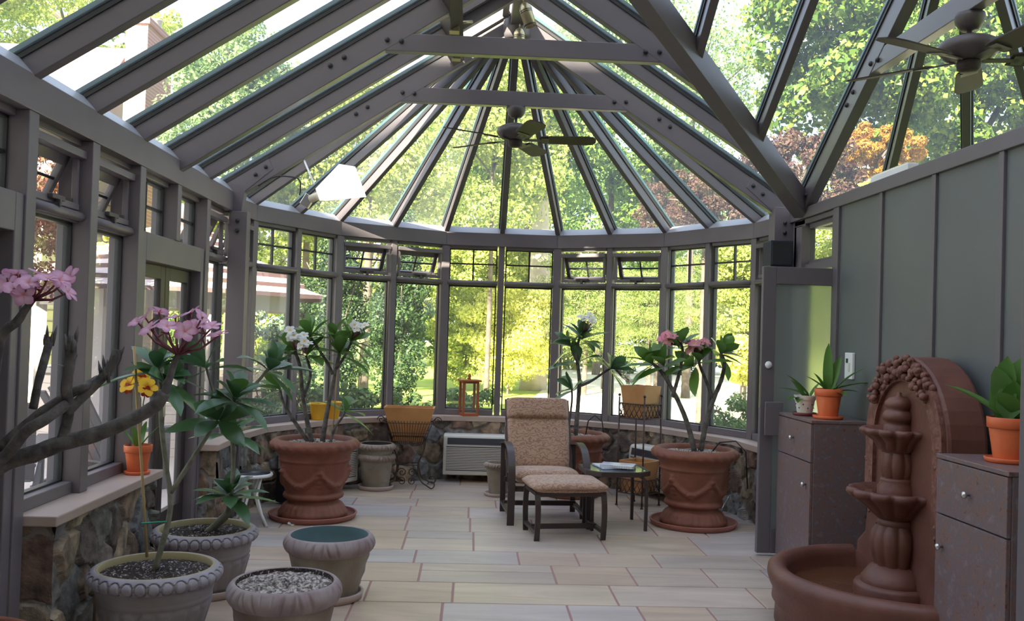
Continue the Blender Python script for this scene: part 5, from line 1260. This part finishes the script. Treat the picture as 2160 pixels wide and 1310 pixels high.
# back slab: arch with a broad foot
def archpoly(hw, top, y0=0):
    pts = [(-hw-.15, .05), (-hw-.14, .36), (-hw-.03, .44), (-hw-.005, .62)]
    k = 20; zc = top-hw*1.05
    pts += [(-hw*math.cos(PI*i/k), zc+hw*1.05*math.sin(PI*i/k)) for i in range(k+1)]
    pts += [(hw+.005, .62), (hw+.03, .44), (hw+.14, .36), (hw+.15, .05)]
    return [(a+y0, b) for a, b in pts]
mb = MB(); mb.prism(archpoly(.445, 1.47), 'x', -.0, .21); mb.build('back_slab', m_fountain, ft, bevel=.02)
mb = MB(); op_ = archpoly(.43, 1.455)[3:-3]; ip = archpoly(.335, 1.34)[3:-3]
n = len(op_); vs = [(-.022, a, b) for a, b in op_] + [(-.022, a, b) for a, b in ip] + [(.0, a, b) for a, b in op_] + [(.0, a, b) for a, b in ip]; fs = []
for i in range(n-1): fs += [(i, i+1, n+i+1, n+i), (i, 2*n+i, 2*n+i+1, i+1), (n+i, n+i+1, 3*n+i+1, 3*n+i)]
mb.add(vs, fs); mb.build('rough_border', m_fountrough, ft)
rn = random.Random(71); mb = MB()
for k in range(130):
    a = rn.uniform(.50, 2.45); rr = rn.uniform(.325, .425); zc = 1.47-.45; y = rr*math.cos(a)*1.0; z = zc+rr*math.sin(a)*1.05; mb.sphere((rn.uniform(-.05, -.01), y, z), rn.uniform(.011, .025), 8, 5)
for k in range(36):
    y = rn.choice([-1, 1])*rn.uniform(.35, .43); z = rn.uniform(.55, 1.1); mb.sphere((-.016, y, z), rn.uniform(.006, .014), 6, 4)
mb.build('grape_relief', m_fountrough, ft)['kind'] = 'stuff'
# pedestal, bowls, finial on the axis
ax = -.035; lob = lambda n, k: (lambda a, i, r, z: k*(abs(math.sin(a*n/2))**.6-.5) if r > .03 else 0)
mb = MB(); mb.lathe([(.001, .05), (.21, .05), (.21, .24), (.20, .26), (.001, .26)], ax, 0, 0, 48); mb.box(ax, .0, -.20, .20, .05, .25); mb.build('plinth', m_fountain, ft)
mb = MB(); mb.lathe([(.17, .25), (.175, .27), (.172, .30), (.15, .33), (.13, .36), (.10, .375)], ax, 0, 0, 48); mb.lathe([(.10, .37), (.118, .44), (.125, .50), (.118, .56), (.095, .595)], ax, 0, 0, 96, fn=lob(10, .014)); mb.lathe([(.095, .592), (.10, .605), (.10, .62), (.09, .63)], ax, 0, 0, 48); mb.build('column', m_fountain, ft).scale.z = .955
def bowl(z, Rr, dp, name):
    mb = MB(); mb.lathe([(.075, z), (.10, z+.01), (Rr*.62, z+dp*.40), (Rr*.84, z+dp*.66), (Rr*.93, z+dp*.72), (Rr, z+dp*.84), (Rr*.985, z+dp*.96), (Rr*.92, z+dp), (Rr*.84, z+dp*.93), (Rr*.5, z+dp*.72), (.001, z+dp*.70)], ax, 0, 0, 120, fn=lambda a, i, r, zz: (.030 if i < 8 else .014)*(abs(math.sin(a*6))**.6-.5)*(r/Rr) if 1 < i < 9 else 0); o = mb.build(name, m_fountain, ft); o.scale.z = .955
    mb = MB(); mb.lathe([(.001, z+dp*.86), (Rr*.80, z+dp*.86)], ax, 0, 0, 40); mb.build('water', m_water, o)
bowl(.625, .245, .17, 'lower_bowl')
mb = MB(); mb.lathe([(.10, .75), (.10, .81), (.085, .83), (.088, .845), (.085, .855), (.07, .86)], ax, 0, 0, 48); mb.lathe([(.07, .857), (.085, .90), (.09, .94), (.075, 1.0)], ax, 0, 0, 96, fn=lob(8, .012)); mb.lathe([(.07, .995), (.078, 1.005), (.07, 1.015)], ax, 0, 0, 48); mb.build('upper_column', m_fountain, ft).scale.z = .955
bowl(1.005, .185, .13, 'upper_bowl')
mb = MB(); mb.lathe([(.075, 1.10), (.075, 1.15), (.06, 1.165), (.078, 1.18), (.082, 1.205), (.07, 1.23), (.055, 1.24), (.07, 1.255), (.072, 1.28), (.05, 1.305), (.015, 1.315), (.012, 1.335), (.001, 1.34)], ax, 0, 0, 48); mb.build('finial', m_fountain, ft).scale.z = .955
# fallen blossom and cable by the right wall
rn = random.Random(81); bl = thing('fallen_blossom', 'white plumeria blossom fallen on the floor by the left urn saucer', 'flower', (at(615, 1107, z=0).x, at(615, 1107, z=0).y, .008)); mb = MB(); flower_into(mb, (0, 0, 0), (.3, -.4, 1), .035, rn, *WHITE); mb.build('petals', m_petal, bl)
cb = MB(); cb.tube(smooth_path([(2.03, 7.95, .012), (2.08, 7.85, .012), (2.20, 7.88, .014), (2.26, 7.98, .06), (2.30, 7.95, .15)], 5), .010, 8); o = cb.build('power_cable', m_steel); tag(o, 'grey coiled cable on the floor behind the right urn', 'cable')

# ================================================================ outdoors
mb = MB(); mb.box(-90, 90, -40, 130, -.16, -.08); lawn = mb.build('lawn', m_lawn); struct(lawn, 'sunlit lawn round the conservatory', 'lawn')
mb = MB(); mb.prism([(-12, -1), (-2.25, -1), (-2.25, 8.5), (-1.6, 10.0), (-1.5, 12.5), (-4, 15.5), (-12, 15.5)], 'z', -.075, -.03); pt = mb.build('patio', m_patio); struct(pt, 'pale pink stone patio outside the left wall', 'patio')
mb = MB(); mb.prism([(1.2, 20), (4.5, 13.5), (9, 12), (30, 14), (40, 60), (6, 60), (3.2, 34)], 'z', -.078, -.05); dr = mb.build('sunlit_lawn_patch', m_sunlitlawn); struct(dr, 'pale patch standing for sunlit lawn beyond the right-hand windows', 'drive')  # pale slab added in place of overexposed sunlit lawn

def foliage(name, clumps, n, size, m, parent, seed, aspect=1.7, flat=.35):
    """n folded leaves spread over the shells of ellipsoidal clumps [(centre, radii)]"""
    rng = np.random.default_rng(seed); C = np.array([c for c, r in clumps]); Rr = np.array([r for c, r in clumps])
    w = Rr.prod(1)**(2/3); k = rng.choice(len(C), n, p=w/w.sum()); d = rng.normal(size=(n, 3)); d /= np.linalg.norm(d, axis=1)[:, None]
    p = C[k] + d*Rr[k]*(rng.uniform(.35, 1, n)**.5)[:, None]
    nrm = d*.9 + rng.normal(size=(n, 3))*.55 + np.array([0, 0, flat]); nrm /= np.linalg.norm(nrm, axis=1)[:, None]
    t = rng.normal(size=(n, 3)) + np.array([0, 0, -.5]); t -= nrm*(t*nrm).sum(1)[:, None]; t /= np.linalg.norm(t, axis=1)[:, None]; s = np.cross(nrm, t)
    L = (size*rng.uniform(.6, 1.25, n))[:, None]; W = L/aspect
    q = np.empty((n, 4, 3)); q[:, 0] = p - t*L*.5; q[:, 1] = p + s*W*.5 + nrm*W*.18 - t*L*.05; q[:, 2] = p + t*L*.5; q[:, 3] = p - s*W*.5 + nrm*W*.18 - t*L*.05
    me = bpy.data.meshes.new(name); me.vertices.add(4*n); me.vertices.foreach_set('co', q.ravel())
    me.loops.add(4*n); me.loops.foreach_set('vertex_index', np.arange(4*n)); me.polygons.add(n); me.polygons.foreach_set('loop_start', np.arange(0, 4*n, 4)); me.polygons.foreach_set('loop_total', np.full(n, 4))
    me.update(calc_edges=True); me.materials.append(m); o = bpy.data.objects.new(name, me); COL.objects.link(o); o.parent = parent; return o

G_SUN = leaf_mat('leaf_yellow_green', [(.17, .26, .045), (.38, .44, .10), (.58, .58, .17)], .45)
G_MID = leaf_mat('leaf_mid_green', [(.08, .16, .025), (.16, .27, .04), (.26, .36, .06)], .4)
G_PALE = leaf_mat('leaf_pale_green', [(.14, .24, .10), (.25, .36, .14), (.36, .46, .18)], .45)
G_DARK = leaf_mat('leaf_dark_green', [(.022, .05, .02), (.045, .09, .028), (.085, .14, .04)], .3)
G_PINE = leaf_mat('pine_needle', [(.13, .20, .06), (.22, .29, .08), (.32, .36, .09)], .35)
G_RED = leaf_mat('leaf_red_maple', [(.20, .07, .05), (.30, .12, .07), (.30, .20, .08)], .45)
G_REDD = leaf_mat('leaf_dark_red_maple', [(.07, .035, .03), (.13, .06, .045), (.12, .09, .045)], .4)
G_MAPLE = leaf_mat('leaf_maple_green', [(.05, .11, .02), (.13, .22, .03), (.30, .37, .06)], .4)
G_ORANGE = leaf_mat('leaf_orange_maple', [(.28, .12, .025), (.50, .25, .03), (.36, .24, .05)], .5)
G_LIME = leaf_mat('leaf_lime', [(.55, .58, .12), (.82, .79, .30)], .5)
G_SHRUB = leaf_mat('shrub_leaf', [(.06, .12, .04), (.12, .20, .06), (.18, .27, .08)], .3)
G_GREY = leaf_mat('shrub_grey_leaf', [(.09, .14, .08), (.16, .22, .12), (.22, .28, .15)], .3)

def tree(name, label, loc, zc, rad, m, n, size, seed, nc=60, cat='tree', group=None, trunk=.16, branches=6, lean=0, shape='round', aspect=1.7, bark=None):
    """crown centred zc above the ground with radii rad, on a forking trunk"""
    t = thing(name, label, cat, loc, 0, group); rnd = random.Random(seed); rx, ry, rz = rad; cl = []
    for i in range(nc):
        while True:
            a = V((rnd.uniform(-1, 1), rnd.uniform(-1, 1), rnd.uniform(-1, 1)))
            if a.length < 1 and a.length > .25: break
        if shape == 'cone': k = 1-.85*(a.z+1)/2; a = V((a.x*k, a.y*k, a.z))
        c = V((a.x*rx+lean*(a.z), a.y*ry, zc+a.z*rz)); s = min(rx, rz)*rnd.uniform(.16, .32)
        if shape == 'pine': cl.append((tuple(c), (s*1.7, s*1.7, s*.5)))
        else: cl.append((tuple(c), (s*1.15, s*1.15, s*.8)))
    foliage('foliage', cl, n, size, m, t, seed, aspect=aspect)
    if trunk:
        mb = MB(); z0 = max(.3, zc-rz*.55); mb.tube(smooth_path([(0, 0, -.1), (trunk*.3, 0, z0*.5), (lean*.3, 0, z0), (lean*.5, .1, zc+rz*.4)], 4), [trunk*(1.15-.075*i) for i in range(13)], 10)
        for b in range(branches):
            a = b*2.4; h = z0+(zc-z0)*rnd.uniform(.0, .7); e = V((math.cos(a)*rx*.7, math.sin(a)*ry*.7, min(zc+rz*.7, h+rz*rnd.uniform(.5, 1.1)))); mb.tube(smooth_path([(lean*.2, 0, h), V((lean*.2, 0, h)).lerp(e, .5)+V((0, 0, .15)), e], 3), [trunk*.42*(1-.12*i) for i in range(7)], 7)
        mb.build('trunk', bark or m_trunk, t)
    return t
def gp(u, d): return ((math.tan(math.atan((u-1080)/F)+YAW))*d, d, -.08)
def zt(v, d, u=1080): return at(u, v, y=d).z

T = []
def crown(name, label, u, v, d, ru, rv, m, n, size, seed, ryf=1.0, **k):
    """a tree at depth d, crown around the given picture direction"""
    x, y, _ = gp(u, d); zc = at(u, v, y=d).z + .08; rx = ru*d/F; rz = rv*d/F
    k['trunk'] = k.get('trunk', .16)*(.55 if not k.pop('big', 0) else 1); k['nc'] = int(k.get('nc', 60)*1.3)
    return tree(name, label, (x, y, -.08), zc, (rx, rx*ryf, rz), m, int(n*1.5), size*.72, seed, **k)
# tall canopy seen through the roof
crown('shade_tree', 'pale green tall tree behind the house chimney at upper left', 480, 230, 19, 150, 200, G_PALE, 15000, .15, 101, nc=80, trunk=.2)
crown('shade_tree', 'tall yellow-green tree seen through the roof left of the ceiling fan', 770, 330, 20, 190, 150, G_SUN, 15000, .15, 102, nc=80, trunk=.2)
crown('shade_tree', 'tall yellow-green tree straight above the far windows behind the ceiling fan', 1030, 270, 22, 170, 210, G_SUN, 15000, .16, 103, nc=80, trunk=.12)
crown('shade_tree', 'tall tree with a broad trunk coloured as sunlit beyond the middle far windows', 1128, 290, 26, 170, 150, G_MID, 14000, .2, 104, nc=80, trunk=.36, lean=.2, big=1, bark=m_sunlitbark)
crown('shade_tree', 'loose pale tree with sky gaps seen through the right roof slope', 1450, 190, 24, 170, 170, G_PALE, 6000, .17, 105, nc=70, trunk=.2)
crown('shade_tree', 'loose pale tree high behind the brass spotlights', 1280, 80, 27, 150, 150, G_PALE, 9000, .18, 106, nc=60, trunk=.2)
crown('shade_tree', 'large bright maple high above the green wall, left part of the right canopy', 1780, 90, 13.5, 200, 250, G_MAPLE, 16000, .15, 107, nc=80, trunk=.22, aspect=1.3)
crown('shade_tree', 'large dark green maple above the green wall behind the second fan', 2060, 140, 14.5, 230, 300, G_MAPLE, 18000, .15, 108, nc=90, trunk=.24, aspect=1.3)
crown('shade_tree', 'bright maple at the upper right corner', 2330, 90, 12.5, 200, 260, G_MAPLE, 12000, .14, 109, nc=80, trunk=.2, aspect=1.3)
crown('shade_tree', 'yellow-green tree at the upper left corner behind the house roof', 120, 30, 30, 230, 110, G_SUN, 12000, .22, 110, nc=70, trunk=.25)
crown('shade_tree', 'mid green tree low behind the flood lamp', 640, 400, 22, 130, 110, G_SUN, 11000, .17, 111, nc=70, trunk=.2)
crown('shade_tree', 'mid green tree low behind the right rafters', 1390, 380, 27, 130, 120, G_MID, 10000, .2, 112, nc=70, trunk=.2)
# maples
crown('red_maple', 'dark red maple behind the far rafters on the right', 1480, 440, 14.5, 150, 75, G_REDD, 13000, .085, 121, nc=70, trunk=.10, aspect=2.2)
crown('red_maple', 'dark red maple beyond the valley rafter at right', 1680, 375, 12.0, 125, 90, G_REDD, 11000, .09, 122, nc=70, trunk=.10, aspect=2.2)
crown('orange_maple', 'orange-leaved maple above the green wall', 1840, 320, 12.8, 95, 60, G_ORANGE, 8000, .085, 123, nc=50, trunk=.09, aspect=2.2)
crown('red_maple', 'pinkish red maple outside the left wall windows', 20, 430, 9.5, 150, 200, G_RED, 15000, .075, 124, nc=80, trunk=.09, aspect=2.0)
crown('lime_shrub', 'lime yellow shrub beside the gazebo roof', 243, 500, 13.0, 45, 60, G_LIME, 4500, .08, 125, nc=40, trunk=.04)
# mid-height planting behind the far windows
crown('evergreen_tree', 'dark evergreen behind the windows above the stacked pots, left one', 712, 640, 16.5, 95, 200, G_DARK, 15000, .085, 131, nc=90, trunk=.12, group='dark evergreens behind the far windows', shape='cone')
crown('evergreen_tree', 'dark evergreen behind the windows above the wooden planter, right one', 845, 640, 15.8, 92, 195, G_DARK, 15000, .085, 132, nc=90, trunk=.12, group='dark evergreens behind the far windows', shape='cone')
crown('evergreen_tree', 'dark evergreen between the gazebo and the other evergreens', 640, 700, 18, 70, 130, G_DARK, 8000, .1, 133, nc=60, trunk=.12, shape='round')
crown('flowering_bush', 'big sunlit yellow bush behind the patio chair', 1075, 700, 24, 100, 115, G_LIME, 13000, .12, 134, nc=80, trunk=.06, cat='shrub')
crown('flowering_bush', 'sunlit yellow-green bush behind the redwood lantern', 985, 690, 25, 75, 120, G_SUN, 9000, .13, 135, nc=70, trunk=.06, cat='shrub')
crown('shade_tree', 'sunlit tree behind the middle windows', 1030, 560, 30, 120, 90, G_SUN, 10000, .2, 136, nc=70, trunk=.2)
crown('pine_tree', 'hazy pine behind the window with the single white flower stalk', 1235, 640, 24, 105, 120, G_PINE, 15000, .14, 137, nc=80, trunk=.14, shape='pine', aspect=6)
crown('pine_tree', 'hazy pine behind the window with the tiered stand', 1370, 660, 22, 95, 115, G_PINE, 14000, .13, 138, nc=80, trunk=.14, shape='pine', aspect=6)
crown('pine_tree', 'hazy pine behind the last pair of far windows', 1470, 650, 26, 100, 110, G_PINE, 12000, .15, 139, nc=70, trunk=.14, shape='pine', aspect=6)
crown('shade_tree', 'sunlit tree behind the window nearest the glass door', 1570, 640, 20, 95, 150, G_SUN, 12000, .13, 140, nc=80, trunk=.14)
crown('shade_tree', 'sunlit tree seen through the side doorway', 1760, 680, 19, 130, 170, G_SUN, 11000, .14, 141, nc=80, trunk=.14)
crown('flowering_bush', 'yellow bush at the foot of the last far window', 1570, 760, 16, 60, 55, G_LIME, 5000, .09, 142, nc=50, trunk=.04, cat='shrub')
# near shrubs
def shrub(label, u, d, w, h, m, n, size, seed, name='shrub'):
    x, y, z = gp(u, d); return tree(name, label, (x, y, z), h*.52, (w, w*.7, h*.5), m, n, size, seed, nc=45, cat='shrub', group='shrubs outside the far windows', trunk=.025, branches=5)
shrub('leafy shrub outside behind the yellow pots', 650, 11.9, .55, 1.05, G_SHRUB, 5000, .075, 151)
shrub('leafy shrub outside above the stacked pots', 775, 11.6, .60, 1.0, G_SHRUB, 5500, .075, 152)
shrub('low shrub outside behind the wooden planter', 880, 12.0, .35, .75, G_SHRUB, 2600, .07, 153)
shrub('leafy shrub outside behind the redwood lantern', 985, 11.4, .42, .95, G_SHRUB, 3800, .07, 154)
shrub('shrub outside by the last far window', 1555, 10.9, .48, .95, G_SHRUB, 4200, .06, 155)
shrub('tall grey-green bush outside at the left end of the far windows', 560, 10.6, .40, 2.0, G_GREY, 6000, .055, 156)
shrub('grey-green bush outside left of the second evergreen', 625, 12.6, .40, 1.3, G_GREY, 4000, .06, 157)
# backdrop of trees round the garden
rnd = random.Random(5); k = 0
BD = ['leftmost', 'second from left', 'third from left', 'fourth from left', 'fifth from left', 'sixth from left', 'middle', 'sixth from right', 'fifth from right', 'fourth from right', 'third from right', 'second from right', 'rightmost']
for i, u in enumerate(range(-420, 2700, 240)):
    d = 36+rnd.uniform(-3, 5); hgt = [200, 200, 190, 190, 150, 200, 190, 200, 170, 180, 220, 260, 300][i]; mm = [G_MID, G_SUN, G_MID, G_PALE, G_SUN, G_SUN, G_SUN, G_MID, G_PALE, G_SUN, G_MID, G_SUN, G_MID][i]
    crown('woodland_tree', 'far woodland tree, %s of the row behind the garden' % BD[i], u, 700-hgt, d, 170, hgt, mm, 9000, .30, 200+i, nc=80, trunk=.3, group='far woodland trees')
for i in range(14):
    u = -350+i*220; d = 40+rnd.uniform(-2, 3); x, y, z = gp(u, d); h = 4.5
    tree('undergrowth', 'dense undergrowth at the far edge of the garden', (x, y, z), 2.1, (3.4, 1.4, 2.3), [G_MID, G_SUN, G_DARK][i % 3], 4500, .28, 300+i, nc=50, cat='shrub', group='undergrowth along the far garden edge', trunk=.06)

# gazebo
gx, gy = gp(372, 12.2)[:2]; gz = thing('gazebo', 'octagonal gazebo with pale shingled roof on the patio', 'gazebo', (gx, gy, -.03), math.radians(10)); Rg = 2.0; ze, za = 1.92, 2.95
def rp(i, r, z): a = PI/4*i+PI/8; return V((r*math.cos(a), r*math.sin(a), z))
for i in range(8):
    mb = MB(); sh = MB(); nc = 8
    for k in range(nc):
        t0, t1 = k/nc, (k+1)/nc; r0, r1 = Rg*(1-t0)+.02, Rg*(1-t1)+.0; z0, z1 = ze+(za-ze)*t0, ze+(za-ze)*t1; th = .045
        a, b, c, d = rp(i, r0, z0+th), rp(i+1, r0, z0+th), rp(i+1, r1, z1), rp(i, r1, z1); e, f = rp(i, r0, z0-.005), rp(i+1, r0, z0-.005)
        mb.add([a, b, c, d], [(0, 1, 2, 3)]); sh.add([e, f, b, a], [(0, 1, 2, 3)])
    o = mb.build('roof_facet', m_shingle, gz); sh.build('shingle_edge', m_shingledk, o)
    p = rp(i, Rg*.80, 0); mb = MB(); mb.mbox(Matrix.Translation((p.x, p.y, ze/2)) @ Matrix.Rotation(PI/4*i+PI/8, 4, 'Z'), .12, .12, ze); mb.build('post', m_gazpost, gz)
    a, b = rp(i, Rg*.80, 0), rp(i+1, Rg*.80, 0)
    mb = MB(); mb.beam(a+V((0, 0, ze-.08)), b+V((0, 0, ze-.08)), .10, .22); mb.build('fascia', m_gazpost, gz)
    if i not in (6,):
        mb = MB()
        for k in range(9): mb.beam(a+V((0, 0, .05+k*.098)), b+V((0, 0, .05+k*.098)), .05+.012*(k % 1), .094)
        o = mb.build('clapboard_panel', m_siding, gz); mb = MB(); mb.beam(a+V((0, 0, .94)), b+V((0, 0, .94)), .12, .05); mb.build('rail', m_gazpost, o)
mb = MB(); mb.lathe([(.001, za-.02), (.10, za-.02), (.06, za+.06), (.09, za+.14), (.001, za+.2)], seg=16); mb.build('finial', m_gazpost, gz)

# house with chimney beyond the left roof slope
hd = 21; x0 = gp(-260, hd)[0]; x1 = at(268, 160, y=hd).x; hr = at(100, 108, y=hd).z; he = at(200, 300, y=hd-4).z
hs = thing('house', 'neighbouring house with grey shingle roof and brick chimney at upper left', 'house', (x1, hd, -.08))
L = x1-x0; g = hr+.08; e0 = g-3.0
mb = MB(); mb.prism([(-3.2, 0), (3.2, 0), (3.2, e0), (0, g-.15), (-3.2, e0)], 'x', -L, -.25); mb.build('wall', m_housewall, hs)
mb = MB(); mb.prism([(-3.6, e0-.38), (0, g-.02), (3.6, e0-.38), (3.6, e0-.22), (0, g+.14), (-3.6, e0-.22)], 'x', -L-.3, .05); mb.build('roof', m_roof, hs)
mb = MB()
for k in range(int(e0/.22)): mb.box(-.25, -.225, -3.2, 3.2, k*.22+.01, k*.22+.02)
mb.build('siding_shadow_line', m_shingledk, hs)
c0, c1 = at(270, 150, y=hd-.8).x-x1, at(316, 150, y=hd-.8).x-x1; ct = at(300, 42, y=hd-.8).z+.08
mb = MB(); mb.box(c0, c1, -1.0, .6, 0, ct-.15); ch_ = mb.build('chimney', m_brick, hs)
mb = MB(); mb.box(c0-.05, c1+.05, -1.05, .65, ct-.15, ct); mb.build('chimney_cap', m_brick, ch_)
mb = MB(); 
for yy in (-.6, .1): mb.lathe([(.13, ct), (.13, ct+.25), (.16, ct+.27), (.16, ct+.30), (.001, ct+.31)], (c0+c1)/2, yy, 0, 16)
mb.build('flue', m_gazpost, ch_)
for zz in (1.2, 3.4):
    mb = MB(); mb.box(-.26, -.20, -1.9, -1.0, zz, zz+1.2); w_ = mb.build('window', m_gazpost, hs); mb = MB(); mb.box(-.205, -.19, -1.82, -1.08, zz+.08, zz+1.12); mb.build('pane', m_tabletop, w_)

# outdoor chairs on the patio
def adirondack(loc, rz, label):
    t = thing('garden_chair', label, 'chair', loc, rz, 'slatted chairs on the patio')
    for k in range(5): x = -.24+k*.12; mb = MB(); mb.beam((x, .18, .28), (x*1.15, .58, 1.0-.04*abs(k-2)), .10, .02, up=V((0, -1, .4))); mb.build('back_slat', m_adir, t)
    for k in range(5): y = -.30+k*.105; mb = MB(); mb.box(-.27, .27, y, y+.09, .36-k*.022, .38-k*.022); mb.build('seat_slat', m_adir, t)
    for sx in (-1, 1):
        mb = MB(); mb.box(sx*.32-.06, sx*.32+.06, -.38, .38, .56, .585); mb.build('armrest', m_adir, t)
        mb = MB(); mb.box(sx*.30-.02, sx*.30+.02, -.34, -.24, 0, .56); mb.build('leg', m_adir, t)
        mb = MB(); mb.beam((sx*.29, -.34, .34), (sx*.29, .62, .04), .03, .10); mb.build('rear_leg', m_adir, t)
q = at(105, 1020, z=-.03); adirondack((-3.75, 7.45, -.03), math.radians(200), 'dark slatted garden chair outside the nearest left window')
adirondack((-3.25, 8.6, -.03), math.radians(150), 'dark slatted garden chair outside the second left window')

# ================================================================ light
w = bpy.data.worlds.new('sky'); sc.world = w; w.use_nodes = True; nt = w.node_tree; bg = nt.nodes['Background']
sky = nt.nodes.new('ShaderNodeTexSky'); sky.sky_type = 'NISHITA'; sky.sun_disc = False; sky.sun_elevation = math.radians(32); sky.sun_rotation = math.radians(208); sky.air_density = 1.0; sky.dust_density = 2.5; sky.ozone_density = 1.0
mix = nt.nodes.new('ShaderNodeMix'); mix.data_type = 'RGBA'; mix.inputs[0].default_value = .65
gain = nt.nodes.new('ShaderNodeVectorMath'); gain.operation = 'SCALE'; gain.inputs['Scale'].default_value = .35
nt.links.new(sky.outputs[0], gain.inputs[0]); nt.links.new(gain.outputs[0], mix.inputs[6]); mix.inputs[7].default_value = (.84, .91, 1.08, 1)
nt.links.new(mix.outputs[2], bg.inputs['Color']); bg.inputs['Strength'].default_value = 1.6
sd = bpy.data.lights.new('sun', 'SUN'); sd.energy = 25.0; sd.angle = math.radians(.8); sd.color = (1.0, .90, .72)
so_ = bpy.data.objects.new('sun', sd); COL.objects.link(so_)
el, az = math.radians(33), math.radians(25)                # from behind the camera, a little to the left
to_sun = V((-math.sin(az)*math.cos(el), -math.cos(az)*math.cos(el), math.sin(el)))
so_.rotation_euler = to_sun.to_track_quat('Z', 'Y').to_euler(); so_.location = to_sun*40

sc.view_settings.view_transform = 'Standard'; sc.view_settings.look = 'None'; sc.view_settings.gamma = 1; sc.view_settings.use_curve_mapping = False
sc.view_settings.exposure = 0.5
sc.cycles.transparent_max_bounces = 24; sc.cycles.max_bounces = 8; sc.cycles.diffuse_bounces = 4
